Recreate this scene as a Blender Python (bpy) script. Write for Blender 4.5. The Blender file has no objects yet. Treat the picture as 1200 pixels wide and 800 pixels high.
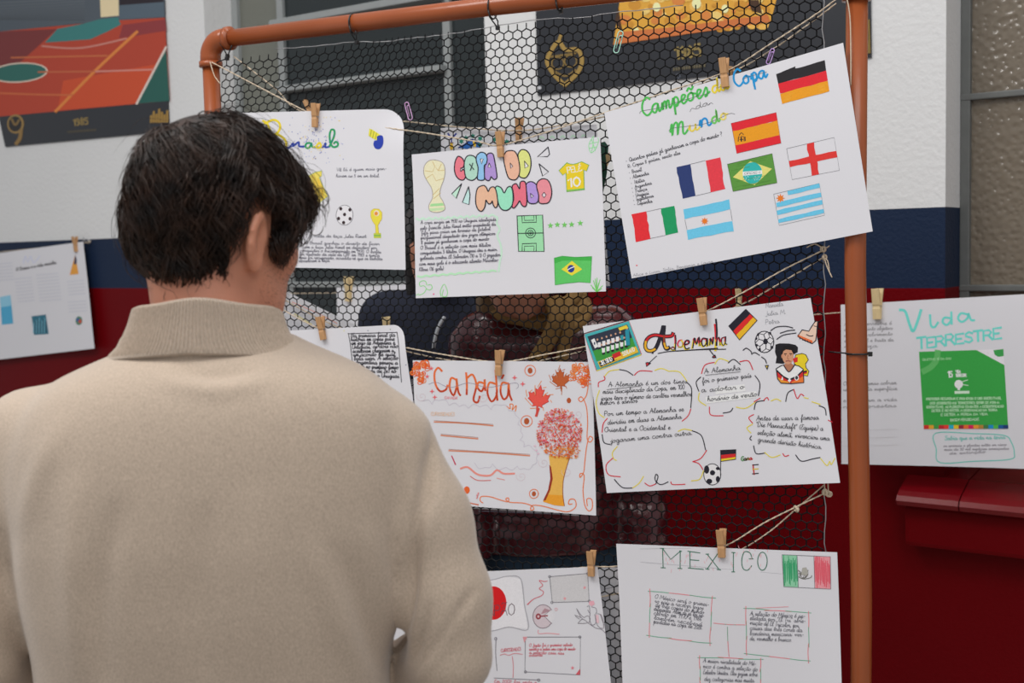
import bpy, bmesh, math, random
import numpy as np
from mathutils import Vector, Matrix, noise
from mathutils.geometry import tessellate_polygon

random.seed(7); RNG = np.random.default_rng(7)
C = bpy.context.scene.collection
scene = bpy.context.scene

# ------------------------------------------------------------------ camera
CAM_Z = 1.55; FPX = 1400.0; PITCH = math.atan(112/FPX); ROLL = 0.0246
fw = np.array([0, math.cos(PITCH), -math.sin(PITCH)])
r0 = np.array([1.0, 0, 0]); u0 = np.array([0, math.sin(PITCH), math.cos(PITCH)])
RT = r0*math.cos(ROLL) - u0*math.sin(ROLL); UP = r0*math.sin(ROLL) + u0*math.cos(ROLL)
cam = bpy.data.cameras.new('camera'); camo = bpy.data.objects.new('camera', cam); C.objects.link(camo)
camo.matrix_world = Matrix(((RT[0], UP[0], -fw[0], 0), (RT[1], UP[1], -fw[1], 0), (RT[2], UP[2], -fw[2], CAM_Z), (0, 0, 0, 1)))
cam.sensor_width = 36; cam.lens = FPX*36/1200; cam.clip_start = 0.05
cam.dof.use_dof = True; cam.dof.focus_distance = 2.05; cam.dof.aperture_fstop = 6.0
scene.camera = camo

# ------------------------------------------------------------------ world, lamps, exposure
w = bpy.data.worlds.new('world'); scene.world = w; w.use_nodes = True
w.node_tree.nodes['Background'].inputs[0].default_value = (0.93, 0.96, 1.0, 1)
w.node_tree.nodes['Background'].inputs[1].default_value = 0.44

def area(name, loc, aim, sx, sy, power, col=(1, 1, 1)):
    l = bpy.data.lights.new(name, 'AREA'); l.shape = 'RECTANGLE'; l.size = sx; l.size_y = sy; l.energy = power; l.color = col
    o = bpy.data.objects.new(name, l); C.objects.link(o); o.location = loc
    o.rotation_euler = (Vector(aim) - Vector(loc)).to_track_quat('-Z', 'Y').to_euler()
    return o
area('ceiling_and_fill_lamp', (0.3, 0.2, 4.2), (0.3, 0.6, 0), 3.0, 1.4, 54, (1.0, 0.97, 0.94))
area('ceiling_and_fill_lamp', (-2.2, 1.2, 4.2), (-2.2, 1.4, 0), 2.0, 1.4, 86, (1.0, 0.97, 0.94))
area('ceiling_and_fill_lamp', (0.1, 2.7, 4.2), (0.1, 2.9, 0), 2.4, 0.5, 20, (1.0, 0.98, 0.95))  # added fill: puts highlights on the jackets behind the netting, brightens the wall
area('ceiling_and_fill_lamp', (0.9, -2.0, 3.6), (0.6, 2.4, 1.0), 3.0, 1.4, 34, (0.97, 0.98, 1.0))  # added frontal fill from behind the camera, brightens the paper sheets
vs = scene.view_settings
vs.view_transform = 'Standard'; vs.look = 'None'; vs.gamma = 1; vs.use_curve_mapping = False
vs.exposure = -0.13

# ------------------------------------------------------------------ helpers
def lin(c):
    c = c/255.0
    return c/12.92 if c <= 0.04045 else ((c+0.055)/1.055)**2.4
def L3(r, g, b, k=1.0): return (lin(r)*k, lin(g)*k, lin(b)*k)

MATS = {}
def mat(name, rgb, rough=0.7, bump=None, vary=0.0, scale=60, metallic=0.0, spec=0.5, sheen=0.0, trans=0.0, bumpstr=0.3, stretch=(1, 1, 1)):
    if name in MATS: return MATS[name]
    m = bpy.data.materials.new(name); m.use_nodes = True; nt = m.node_tree; b = nt.nodes['Principled BSDF']
    b.inputs['Base Color'].default_value = (*rgb, 1); b.inputs['Roughness'].default_value = rough
    b.inputs['Metallic'].default_value = metallic; b.inputs['Specular IOR Level'].default_value = spec
    if sheen: b.inputs['Sheen Weight'].default_value = sheen
    if trans: b.inputs['Transmission Weight'].default_value = trans
    tc = nt.nodes.new('ShaderNodeTexCoord'); mp = nt.nodes.new('ShaderNodeMapping'); mp.inputs['Scale'].default_value = stretch
    nt.links.new(tc.outputs['Object'], mp.inputs[0])
    nz = nt.nodes.new('ShaderNodeTexNoise'); nz.inputs['Scale'].default_value = scale; nz.inputs['Detail'].default_value = 4
    nt.links.new(mp.outputs[0], nz.inputs['Vector'])
    mx = nt.nodes.new('ShaderNodeMix'); mx.data_type = 'RGBA'
    nt.links.new(nz.outputs['Fac'], mx.inputs[0])
    v = vary
    mx.inputs[6].default_value = (*[max(0, c*(1-v)) for c in rgb], 1); mx.inputs[7].default_value = (*[min(1, c*(1+v)) for c in rgb], 1)
    nt.links.new(mx.outputs[2], b.inputs['Base Color'])
    if bump:
        n2 = nt.nodes.new('ShaderNodeTexNoise'); n2.inputs['Scale'].default_value = bump; n2.inputs['Detail'].default_value = 3
        nt.links.new(mp.outputs[0], n2.inputs['Vector'])
        bp = nt.nodes.new('ShaderNodeBump'); bp.inputs['Strength'].default_value = bumpstr; bp.inputs['Distance'].default_value = 0.003
        nt.links.new(n2.outputs['Fac'], bp.inputs['Height']); nt.links.new(bp.outputs[0], b.inputs['Normal'])
    MATS[name] = m
    return m
WHITE_K = 1.16     # the paper's own white against how light it shows in the photograph
def ink(r, g, b):
    r, g, b = [int(max(0, min(255, q))) for q in (r, g, b)]
    return mat('ink_%d_%d_%d' % (r, g, b), tuple(min(.9, q) for q in L3(r, g, b, WHITE_K)), 0.65, vary=0.12, scale=350, spec=0.3)

def mesh_obj(name, verts, faces, mats, parent=None, midx=None, smooth=False):
    me = bpy.data.meshes.new(name); me.from_pydata([tuple(v) for v in verts], [], [tuple(f) for f in faces])
    for m in (mats if isinstance(mats, (list, tuple)) else [mats]): me.materials.append(m)
    if midx is not None: me.polygons.foreach_set('material_index', midx)
    if smooth: me.polygons.foreach_set('use_smooth', [True]*len(me.polygons))
    me.update()
    o = bpy.data.objects.new(name, me); C.objects.link(o)
    if parent: o.parent = parent
    return o
def empty(name, loc=(0, 0, 0), rz=0.0, parent=None):
    o = bpy.data.objects.new(name, None); C.objects.link(o); o.location = loc; o.rotation_euler = (0, 0, rz); o.empty_display_size = .05
    if parent: o.parent = parent
    return o
def tag(o, label=None, cat=None, group=None, kind=None):
    if label: o['label'] = label
    if cat: o['category'] = cat
    if group: o['group'] = group
    if kind: o['kind'] = kind
    return o

class MB:
    def __init__(s): s.v = []; s.f = []; s.m = []
    def add(s, v, f, m=0):
        n = len(s.v); s.v += [tuple(q) for q in v]; s.f += [tuple(i+n for i in q) for q in f]; s.m += [m]*len(f)
    def box(s, lo, hi, m=0, bev=0.0):
        x0, y0, z0 = lo; x1, y1, z1 = hi
        if bev <= 0:
            s.add([(x0, y0, z0), (x1, y0, z0), (x1, y1, z0), (x0, y1, z0), (x0, y0, z1), (x1, y0, z1), (x1, y1, z1), (x0, y1, z1)],
                  [(0, 3, 2, 1), (4, 5, 6, 7), (0, 1, 5, 4), (1, 2, 6, 5), (2, 3, 7, 6), (3, 0, 4, 7)], m); return
        bm = bmesh.new(); bmesh.ops.create_cube(bm, size=1)
        for v in bm.verts: v.co = Vector(((x0+x1)/2+v.co.x*(x1-x0), (y0+y1)/2+v.co.y*(y1-y0), (z0+z1)/2+v.co.z*(z1-z0)))
        bmesh.ops.bevel(bm, geom=bm.edges[:], offset=bev, segments=2, affect='EDGES', profile=.6)
        bm.verts.index_update(); s.add([v.co[:] for v in bm.verts], [[v.index for v in f.verts] for f in bm.faces], m); bm.free()
    def tube(s, pts, r, seg=8, m=0, caps=True):
        pts = [Vector(p) for p in pts]; n = len(pts); rr = r if isinstance(r, (list, tuple)) else [r]*n
        v = []; f = []
        t0 = (pts[1]-pts[0]).normalized(); a = t0.orthogonal().normalized()
        for i in range(n):
            t = (pts[min(i+1, n-1)]-pts[max(i-1, 0)])
            t = t.normalized() if t.length > 1e-9 else t0
            a = (a - t*a.dot(t)); a = a.normalized() if a.length > 1e-6 else t.orthogonal().normalized()
            b = t.cross(a)
            for k in range(seg):
                q = 2*math.pi*k/seg; v.append(pts[i]+(a*math.cos(q)+b*math.sin(q))*rr[i])
        for i in range(n-1):
            for k in range(seg):
                k2 = (k+1) % seg; f.append((i*seg+k, i*seg+k2, (i+1)*seg+k2, (i+1)*seg+k))
        if caps: f.append(tuple(range(seg))[::-1]); f.append(tuple((n-1)*seg+k for k in range(seg)))
        s.add(v, f, m)
    def ellipsoid(s, c, r, m=0, nu=12, nv=8):
        v = []; f = []
        for j in range(nv+1):
            t = math.pi*j/nv
            for i in range(nu):
                p = 2*math.pi*i/nu; v.append((c[0]+r[0]*math.sin(t)*math.cos(p), c[1]+r[1]*math.sin(t)*math.sin(p), c[2]+r[2]*math.cos(t)))
        for j in range(nv):
            for i in range(nu): f.append((j*nu+i, (j+1)*nu+i, (j+1)*nu+(i+1) % nu, j*nu+(i+1) % nu))
        s.add(v, f, m)
    def build(s, name, mats, parent=None, smooth=False): return mesh_obj(name, s.v, s.f, mats, parent, s.m, smooth)

def catmull(p, n=6, closed=False):
    p = [np.array(q, float) for q in p]
    if len(p) < 3 and not closed: return p
    out = []; N = len(p)
    for i in range(N if closed else N-1):
        if closed: a, b, c, d = p[(i-1) % N], p[i], p[(i+1) % N], p[(i+2) % N]
        else: a, b, c, d = p[max(i-1, 0)], p[i], p[i+1], p[min(i+2, N-1)]
        for k in range(n):
            t = k/n; out.append(.5*((2*b)+(c-a)*t+(2*a-5*b+4*c-d)*t*t+(3*b-a-3*c+d)*t**3))
    if not closed: out.append(p[-1])
    return out

# ------------------------------------------------------------------ where the photograph's points lie
def ray(px, py): return fw + RT*((px-600)/FPX) + UP*((400-py)/FPX)
CAMP = np.array([0, 0, CAM_Z])
def at(px, py, Y):
    d = ray(px, py); return CAMP + d*(Y/d[1])
class Plane:
    """vertical plane Y = Y0 - m X; local x runs along it, local -y towards the viewer, z up"""
    def __init__(s, Y0, m):
        s.Y0 = Y0; s.m = m; s.n = math.hypot(1, m); s.rz = -math.atan(m)
    def uv(s, px, py, d=0.0):
        r = ray(px, py); t = (s.Y0 - d*s.n)/(r[1] + s.m*r[0]); P = r*t
        # local x: projection on U after subtracting offset along the normal
        x = (P[0]*1 + (P[1]-s.Y0)*(-s.m))/s.n
        return x, P[2]+CAM_Z
    def world(s, u, d, z):
        return ((u - d*s.m)/s.n if False else u/s.n - d*s.m/s.n, s.Y0 - u*s.m/s.n - d/s.n, z)
FR = Plane(2.385, 0.45)      # the pipe frame
WL = Plane(3.67, 0.70)       # the school wall
def thing(name, plane, u, d, z, label=None, cat=None, group=None):
    o = empty(name, plane.world(u, d, z), plane.rz); tag(o, label, cat, group); o['_o'] = 0
    del o['_o']
    return o
# ================================================================== the setting
Z_RED = 1.55 - 0.0353*3.67; Z_BLUE = 1.55 + 0.0187*3.67
m_white = mat('wall_white', L3(226, 226, 226), 0.75, bump=70, bumpstr=0.6, vary=0.03, scale=3)
m_blue = mat('wall_blue', L3(27, 42, 68), 0.5, spec=.2, bump=110, bumpstr=0.5, vary=0.08, scale=5)
m_red = mat('wall_red', L3(106, 2, 10), 0.45, spec=.10, bump=110, bumpstr=0.35, vary=0.08, scale=5)
def wu(px, py=200, d=0.0): return WL.uv(px, py, d)[0]
TH = 0.15
w1a, w1b = wu(241, 60), wu(569, 80); w2a, w2b = wu(1108.5, 100), wu(1108.5, 100)+1.5
SILL = WL.uv(1120, 570)[1]+.012; HEAD = 3.0
def build_wall():
    mb = MB(); us = [-4.2, w1a, w1b, w2a, w2b, 3.2]; zs = [0, SILL, Z_RED, Z_BLUE, HEAD, 3.6]; mi = [2, 2, 1, 0, 0]
    hole = lambda i, j: i in (1, 3) and 1 <= j <= 3
    for i in range(5):
        for j in range(5):
            if hole(i, j): continue
            a, b, c, d = us[i], us[i+1], zs[j], zs[j+1]
            mb.add([(a, 0, c), (b, 0, c), (b, 0, d), (a, 0, d)], [(0, 1, 2, 3)], mi[j])
            mb.add([(a, TH*1.6, c), (b, TH*1.6, c), (b, TH*1.6, d), (a, TH*1.6, d)], [(3, 2, 1, 0)], mi[j])
    for a, b in ((w1a, w1b), (w2a, w2b)):
        for j in (1, 2, 3):
            c, d = zs[j], zs[j+1]
            mb.add([(a, 0, c), (a, TH*1.6, c), (a, TH*1.6, d), (a, 0, d)], [(0, 3, 2, 1)], mi[j])
            mb.add([(b, 0, c), (b, TH*1.6, c), (b, TH*1.6, d), (b, 0, d)], [(0, 1, 2, 3)], mi[j])
        mb.add([(a, 0, SILL), (b, 0, SILL), (b, TH*1.6, SILL), (a, TH*1.6, SILL)], [(0, 1, 2, 3)], 2)
        mb.add([(a, 0, HEAD), (b, 0, HEAD), (b, TH*1.6, HEAD), (a, TH*1.6, HEAD)], [(3, 2, 1, 0)], 0)
    o = mb.build('wall_back', [m_white, m_blue, m_red]); o.location = WL.world(0, 0, 0); o.rotation_euler = (0, 0, WL.rz)
    tag(o, 'school wall painted white above a navy band and dark red below', kind='structure')
build_wall()
fl = MB(); fl.box((-6, -4, -0.05), (6, 9, 0)); o = fl.build('floor', mat('floor_cement', L3(165, 158, 150), 0.5, bump=40, vary=0.2, scale=8)); tag(o, 'grey cement floor', kind='structure')
# the room beyond the windows
cb = MB(); cb.box((-4.2, 1.5, 0), (3.2, 1.55, 3.6)); o = cb.build('wall_corridor', mat('corridor', L3(120, 112, 98), 0.8, vary=0.3, scale=1.5)); o.location = WL.world(0, 0, 0); o.rotation_euler = (0, 0, WL.rz); tag(o, 'dim wall seen through the window glass', kind='structure')

def pane_mat(name, rgb, sc, strength, rough, trans, spec=.5):
    m = bpy.data.materials.new(name); m.use_nodes = True; nt = m.node_tree; b = nt.nodes['Principled BSDF']
    b.inputs['Base Color'].default_value = (*rgb, 1); b.inputs['Roughness'].default_value = rough; b.inputs['Transmission Weight'].default_value = trans; b.inputs['Specular IOR Level'].default_value = spec
    tc = nt.nodes.new('ShaderNodeTexCoord'); v = nt.nodes.new('ShaderNodeTexVoronoi'); v.inputs['Scale'].default_value = sc; v.feature = 'SMOOTH_F1'
    nt.links.new(tc.outputs['Object'], v.inputs['Vector'])
    bp = nt.nodes.new('ShaderNodeBump'); bp.inputs['Strength'].default_value = strength; bp.inputs['Distance'].default_value = .004
    nt.links.new(v.outputs['Distance'], bp.inputs['Height']); nt.links.new(bp.outputs[0], b.inputs['Normal'])
    return m
g_rip = pane_mat('rippled_glass', L3(150, 138, 122), 72, 1.0, 0.13, 0.35)
g_dark = pane_mat('dark_glass', L3(62, 70, 72), 30, 0.10, 0.16, 0.5)
g_pale = pane_mat('pale_glass', L3(150, 152, 142), 60, 0.3, 0.3, 0.45)
m_steel = mat('window_steel', L3(150, 154, 154), 0.5, vary=0.08, scale=20)
m_steel2 = mat('window_steel_dark', L3(104, 106, 104), 0.5, vary=0.2, scale=30)
m_tile = mat('sill_tile', L3(122, 10, 20), 0.25, vary=0.12, scale=14)
def window(name, label, a, b, mull_u, bars, panes, sm, bw):
    t = empty(name, WL.world((a+b)/2, -TH, SILL), WL.rz); tag(t, label, kind='structure'); c = (a+b)/2
    X = lambda u: u-c
    fr = MB()
    for (x0, x1, z0, z1) in ((a, a+bw, SILL, HEAD), (b-bw, b, SILL, HEAD), (a, b, SILL, SILL+bw), (a, b, HEAD-bw, HEAD)):
        fr.box((X(x0), -.02, z0-SILL), (X(x1), .03, z1-SILL), bev=.003)
    fr.build('window_frame', sm, t)
    for u in mull_u:
        q = MB(); q.box((X(u)-bw*.5, -.018, bw), (X(u)+bw*.5, .025, HEAD-SILL-bw), bev=.003); q.build('mullion', sm, t)
    for (u1, u2, z, dz, dy) in bars:
        q = MB(); q.box((X(u1), -.022-dy, z-SILL-dz), (X(u2), .02, z-SILL+dz), bev=.003); q.build('glazing_bar', sm, t)
    for (u1, u2, z1, z2, m) in panes:
        q = MB(); q.box((X(u1), -.003, z1-SILL), (X(u2), .003, z2-SILL)); q.build('pane', m, t)
    return t
D = -TH
mu = [WL.uv(333, 60, D)[0], WL.uv(527, 60, D)[0]]
zb = lambda px, py: WL.uv(px, py, D)[1]
h1, h2, h3 = zb(430, 94), zb(480, 5), zb(400, 333)
i1, i2 = mu
pn = []
rows = [SILL+.02, h3, h1, h2, HEAD-.02]
for k in range(4):
    pn.append((w1a+.02, i1-.008, rows[k], rows[k+1], g_pale)); pn.append((i1+.008, i2-.008, rows[k], rows[k+1], g_dark)); pn.append((i2+.008, w1b-.02, rows[k], rows[k+1], g_dark))
window('window_1', 'steel window with dark panes behind the wire netting', w1a, w1b, mu,
       [(i1, i2, h1, .010, .03), (i1, i2, h2, .012, .05), (w1a, w1b, h3, .010, 0)], pn, m_steel, .03)
r1, r2 = zb(1165, 112), zb(1165, 337)
rows = [SILL+.02, r2-.0, r1, r1+(r1-r2), HEAD-.02]
pn2 = []; um = w2a+.85
for k in range(4): pn2.append((w2a+.02, um-.008, rows[k], rows[k+1], g_rip)); pn2.append((um+.008, w2b-.02, rows[k], rows[k+1], g_rip))
window('window_2', 'steel window with brown rippled glass at the right', w2a, w2b, [um], [(w2a, w2b, z, .008, 0) for z in rows[1:4]], pn2, m_steel2, .024)
# tiled sills under both windows
def sill(name, a, b):
    t = empty(name, WL.world((a+b)/2, 0, SILL), WL.rz); tag(t, 'dark red glazed tile sill under the %s window' % ('right' if name.endswith('2') else 'left'), kind='structure')
    n = round((b-a)/.155); s = (b-a)/n
    for k in range(n):
        x0 = -(b-a)/2+k*s+.0015; x1 = x0+s-.003
        pr = [(.16, .012), (0, -.004), (-.075, -.03), (-.092, -.04), (-.098, -.052), (-.092, -.064), (0, -.064)]
        pr = [(p[0], p[1]+.012) for p in pr]
        v = [(x0, y, z) for y, z in pr]+[(x1, y, z) for y, z in pr]; N = len(pr)
        f = [tuple(range(N)), tuple(range(2*N-1, N-1, -1))]+[(i, N+i, N+(i+1) % N, (i+1) % N) for i in range(N)]
        mesh_obj('tile', v, f, m_tile, t)
    q = MB(); q.box((-(b-a)/2+.01, -.062, -.16), ((b-a)/2-.01, .0, -.053), bev=.012); q.build('sill_band', m_red, t)
sill('trim_2', WL.uv(1052, 590, .08)[0], w2b+.06); sill('trim_1', w1a-.08, w1b+.05)

# ================================================================== the pipe frame
m_pipe = mat('brown_pipe', L3(158, 82, 44), 0.28, bump=200, bumpstr=.05, vary=0.16, scale=9, stretch=(1, 1, .4))
m_black = mat('black_plastic', L3(24, 24, 26), 0.4, vary=.1)
ZR = FR.uv(500, 18.5)[1]; uL = FR.uv(247.5, 85)[0]; uR = FR.uv(1005, 400)[0]; RP = .0185
fr = thing('display_frame', FR, (uL+uR)/2, 0, 0, 'tall standing frame of brown plastic pipe holding the wire netting', 'frame')
cx = (uL+uR)/2; xl = uL-cx; xr = uR-cx
q = MB(); q.tube([(xl+.05, 0, ZR), ((xl+xr)/2, 0, ZR+.004), (xr-.05, 0, ZR)], RP, 20); q.build('top_rail', m_pipe, fr, True)
for x in (xl, xr):
    q = MB(); q.tube([(x, 0, .05), (x+(.006 if x > 0 else 0), 0, .9), (x-(.004 if x > 0 else 0), 0, 1.5), (x, 0, ZR-.05)], RP, 20); q.build('post', m_pipe, fr, True)
    s = 1 if x < 0 else -1
    R = .036; pts = [(x, 0, ZR-.055)]+[(x+s*(R-R*math.cos(a)), 0, ZR-R+R*math.sin(a)) for a in np.linspace(0, math.pi/2, 9)]+[(x+s*.055, 0, ZR)]
    q = MB(); q.tube(pts, .0225, 20)
    q.tube([(x, 0, ZR-.058), (x, 0, ZR-.046)], .0255, 20); q.tube([(x+s*.046, 0, ZR), (x+s*.058, 0, ZR)], .0255, 20)
    q.build('elbow_fitting', m_pipe, fr, True)
    q = MB(); q.tube([(x, -.32, .0185), (x, .32, .0185)], RP, 16); q.build('foot_pipe', m_pipe, fr, True)
    q = MB(); q.tube([(x, 0, .0), (x, 0, .07)], .0225, 16); q.tube([(x, -.05, .0225), (x, .05, .0225)], .0225, 16); q.build('tee_fitting', m_pipe, fr, True)
q = MB(); q.tube([(xl, 0, .42), (xr, 0, .42)], RP, 16); q.build('bottom_rail', m_pipe, fr, True)

# netting of hexagons
A = .0197; S_ = .0153; Q = S_/6
nu0 = FR.uv(262, 200)[0]; nu1 = FR.uv(968, 300)[0]; zt = ZR-.034; ZBOT = .44
nt_ = thing('wire_netting', FR, (nu0+nu1)/2, 0, ZBOT, 'black hexagonal netting tied inside the brown pipe frame', 'netting')
ncx = (nu0+nu1)/2
def warp(u, z):
    t = (u-nu0)/(nu1-nu0); a = max(0, 1-t/.35)
    du = .010*a*math.sin((z-1.2)*9)+.006*noise.noise((u*3, z*3, 1)); dz = -.012*a**1.5*(max(0, min(1, (z-1.6)/.4)))+.005*noise.noise((u*4, z*2, 7))
    dy = .006*noise.noise((u*2.5, z*2.5, 3))
    du += .30*(z-1.80)*math.exp(-((t-.22)/.13)**2)*max(0, min(1, (z-1.72)/.1))
    return (u+du-ncx, dy, z+dz-ZBOT)
nx = int((nu1-nu0)/(A/2)); nr = int((zt-ZBOT)/S_)
nodes = np.array([[warp(nu0+i*A/2, zt-r*S_+(Q if (i+r) % 2 == 0 else -Q)) for i in range(nx+1)] for r in range(nr+1)])
E1 = [(r, i, r, i+1) for r in range(nr+1) for i in range(nx) if r > 0]+[(r, i, r+1, i) for r in range(nr) for i in range(nx+1) if (i+r) % 2 == 1]
def edge_prisms(P, Qs, r, k=3):
    d = Qs-P; d /= np.linalg.norm(d, axis=1)[:, None]
    up = np.tile([0, 1., 0], (len(d), 1)); a = np.cross(d, up); a /= np.linalg.norm(a, axis=1)[:, None]; b = np.cross(d, a)
    V = []
    for E in (P-d*r*.4, Qs+d*r*.4):
        for j in range(k):
            t = 2*math.pi*j/k; V.append(E+(a*math.cos(t)+b*math.sin(t))*r)
    V = np.stack(V, 1).reshape(-1, 3); n = len(d); F = []
    base = np.arange(n)*2*k
    for j in range(k):
        j2 = (j+1) % k; F.append(np.stack([base+j, base+j2, base+k+j2, base+k+j], 1))
    return V, np.concatenate(F)
P0 = np.array([nodes[e[0], e[1]] for e in E1]); P1 = np.array([nodes[e[2], e[3]] for e in E1])
V, F = edge_prisms(P0, P1, .00124, 4)
m_net = mat('netting_black', L3(10, 10, 13), 0.6, spec=.2, vary=.1)
mesh_obj('hexagon_mesh', V.tolist(), F.tolist(), m_net, nt_)
m_wire = mat('grey_wire', L3(165, 165, 168), 0.35, metallic=.6, vary=.1)
q = MB(); q.tube([(nu1-.003-ncx+.002*math.sin(k*1.7), -.002-.003*math.sin(k*2.9), z-ZBOT) for k, z in enumerate(np.linspace(zt, ZBOT, 70))], .0011, 5); q.build('edge_wire', m_wire, nt_, True)
wp = [FR.uv(*p) for p in [(322, 57), (345, 56), (380, 53), (415, 49), (450, 49), (480, 45), (510, 42), (540, 38), (583, 30), (640, 22), (680, 21), (716, 15), (760, 11), (800, 6)]]
q = MB(); q.tube([(p[0]-ncx, -.003+.006*((k % 2)), p[1]-ZBOT) for k, p in enumerate(catmull([(a, b, 0) for a, b in wp], 3))], .0009, 5); q.build('lacing_wire', m_wire, nt_, True)

# cable ties
def cable_tie(label, ring_c, axis, tail, r=.0205):
    """ring around a pipe at ring_c (u,z) with a loop or tail of points (u,d,z)"""
    u, z = ring_c; t = thing('cable_tie', FR, u, 0, z, label, 'cable tie', 'cable ties on the pipe frame')
    q = MB(); pts = []
    for a in np.linspace(0, 2*math.pi, 25):
        pts.append((0 if axis == 'x' else r*math.cos(a), r*math.sin(a), r*math.cos(a) if axis == 'x' else 0) if axis == 'x' else (r*math.cos(a), r*math.sin(a), 0))
    q.tube(pts, .0017, 6)
    q.build('strap', m_black, t, True)
    for seg in tail:
        q = MB(); q.tube([(a-u, -d, b-z) for a, d, b in seg], .0014, 6); q.build('tail', m_black, t, True)
    e = tail[0][-1]
    q = MB(); q.box((e[0]-u-.0035, -e[1]-.004, e[2]-z-.004), (e[0]-u+.0035, -e[1]+.004, e[2]-z+.004), bev=.001); q.build('head', m_black, t)
f = lambda px, py: FR.uv(px, py)
a = f(263, 40); e = f(268, 66); e2 = f(274, 52)
cable_tie('black cable tie around the rail beside the left elbow', (a[0], ZR), 'x', [[(a[0], .019, ZR-.01), (e[0]-.006, .012, (e[1]+ZR)/2), (e[0], .004, e[1])], [(e2[0]+.004, .012, ZR-.018), (e[0], .004, e[1])]])
e = f(268, 69); b_ = f(249, 72)
cable_tie('black cable tie around the left post below the elbow', (uL, b_[1]-.006), 'z', [[(uL+.018, .01, b_[1]-.006), (e[0], .006, e[1])]], .0205)
for px, py, qx, qy, lab in ((415, 30, 419, 50, 'black cable tie on the rail above the yellow lettering sheet'), (577, 12, 584, 33, 'brownish black cable tie on the rail left of the dark gold poster'), (656, 3, 658, 14, 'black cable tie on the rail at the top edge above the gold poster')):
    a = f(px, py); e = f(qx, qy)
    cable_tie(lab, (a[0], ZR), 'x', [[(a[0], .02, ZR-.004), (a[0]+.002, .018, ZR-.02), (e[0], .003, e[1])], [(a[0]+.01, .012, ZR-.016), (e[0]+.003, .008, (ZR+e[1])/2-.008), (e[0], .003, e[1])]])
e = f(1021, 414); s0 = f(971, 412)
cable_tie('black cable tie around the right post above the Vida Terrestre sheet', (uR, e[1]), 'z', [[(uR-.015, .019, e[1]), (uR+.012, .021, e[1]), (e[0], .012, e[1])], [(uR-.019, .004, e[1]), (s0[0], .001, s0[1])]])
# ================================================================== paper sheets: real sheets with drawings lying on them
m_paper = mat('paper_white', L3(217, 216, 221, 1.12), 0.7, vary=0.012, scale=6, bump=500, bumpstr=.06)
def poly_area(p): return .5*sum(p[i][0]*p[(i+1) % len(p)][1]-p[(i+1) % len(p)][0]*p[i][1] for i in range(len(p)))
class Surface:
    """a flat-ish thing on a plane; ink is measured in photograph points and lands on its real surface"""
    def __init__(s, root, plane, corners, d, u0, z0, bend=None):
        s.root = root; s.pl = plane; s.d = d; s.u0 = u0; s.z0 = z0; s.bend = bend
        s.Q = [np.array(plane.uv(*c, d)) for c in corners]     # TL TR BR BL
        a = s.Q[1]-s.Q[0]; b = s.Q[3]-s.Q[0]; s.inv = np.linalg.inv(np.stack([a, b], 1))
    def st(s, u, z):
        TL, TR, BR, BL = s.Q; q = s.inv @ (np.array([u, z])-TL); e = BR-TR-BL+TL
        for _ in range(3):
            r = np.array([u, z])-TL-q[0]*q[1]*e; q = s.inv @ r
        return q
    def depth(s, u, z):
        if s.bend is None: return 0.0
        a, b = s.st(u, z); return s.bend(a, b)
    def loc(s, px, py, eps=0.0):
        u, z = s.pl.uv(px, py, s.d); return (u-s.u0, -(s.d_off(u, z)+eps), z-s.z0)
    def d_off(s, u, z): return s.depth(u, z)
    def grid(s, name, nx, ny, m, corner=0.0, thick=.0004):
        V = []; F = []; TL, TR, BR, BL = s.Q
        for j in range(ny+1):
            for i in range(nx+1):
                a, b = i/nx, j/ny
                if corner and a > 1-corner and b < corner*1.4:
                    x_, y_ = (a-1+corner)/corner, 1-b/(corner*1.4); a, b = 1-corner+corner*x_*math.sqrt(1-y_*y_/2), corner*1.4*(1-y_*math.sqrt(1-x_*x_/2))
                P = TL*(1-a)*(1-b)+TR*a*(1-b)+BR*a*b+BL*(1-a)*b
                V.append((P[0]-s.u0, -(s.bend(a, b) if s.bend else 0), P[1]-s.z0))
        W1 = nx+1; N = len(V)
        V += [(v[0], v[1]+thick, v[2]) for v in V]
        for j in range(ny):
            for i in range(nx):
                k = j*W1+i; F.append((k, k+W1, k+W1+1, k+1)); F.append((N+k, N+k+1, N+k+W1+1, N+k+W1))
        nf = len(F); rim = [i for i in range(W1)]+[j*W1+nx for j in range(1, ny+1)]+[ny*W1+i for i in range(nx-1, -1, -1)]+[j*W1 for j in range(ny-1, 0, -1)]
        R0 = len(V); n = len(rim); V += [V[k] for k in rim]+[V[N+k] for k in rim]
        F += [(R0+k, R0+(k+1) % n, R0+n+(k+1) % n, R0+n+k) for k in range(n)]
        o = mesh_obj(name, V, F, m, s.root); o.data.polygons.foreach_set('use_smooth', [q < nf for q in range(len(F))])
        return o
STUFF = {'handwriting', 'title_lettering', 'bubble_lettering', 'burst_marks', 'green_border', 'cloud_border', 'pencil_names', 'small_lettering', 'confetti_dots', 'dots', 'ornament_lines', 'pencil_lines', 'scribble_drawing', 'sketch_drawing', 'vine_drawing', 'dot_drawing', 'maple_leaf_drawing', 'tree_drawing', 'note_lettering', 'printed_pictures', 'bird_drawing', 'box_border', 'court_picture', 'gold_picture', 'ball_drawing', 'team_sticker', 'player_cutout'}
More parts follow.
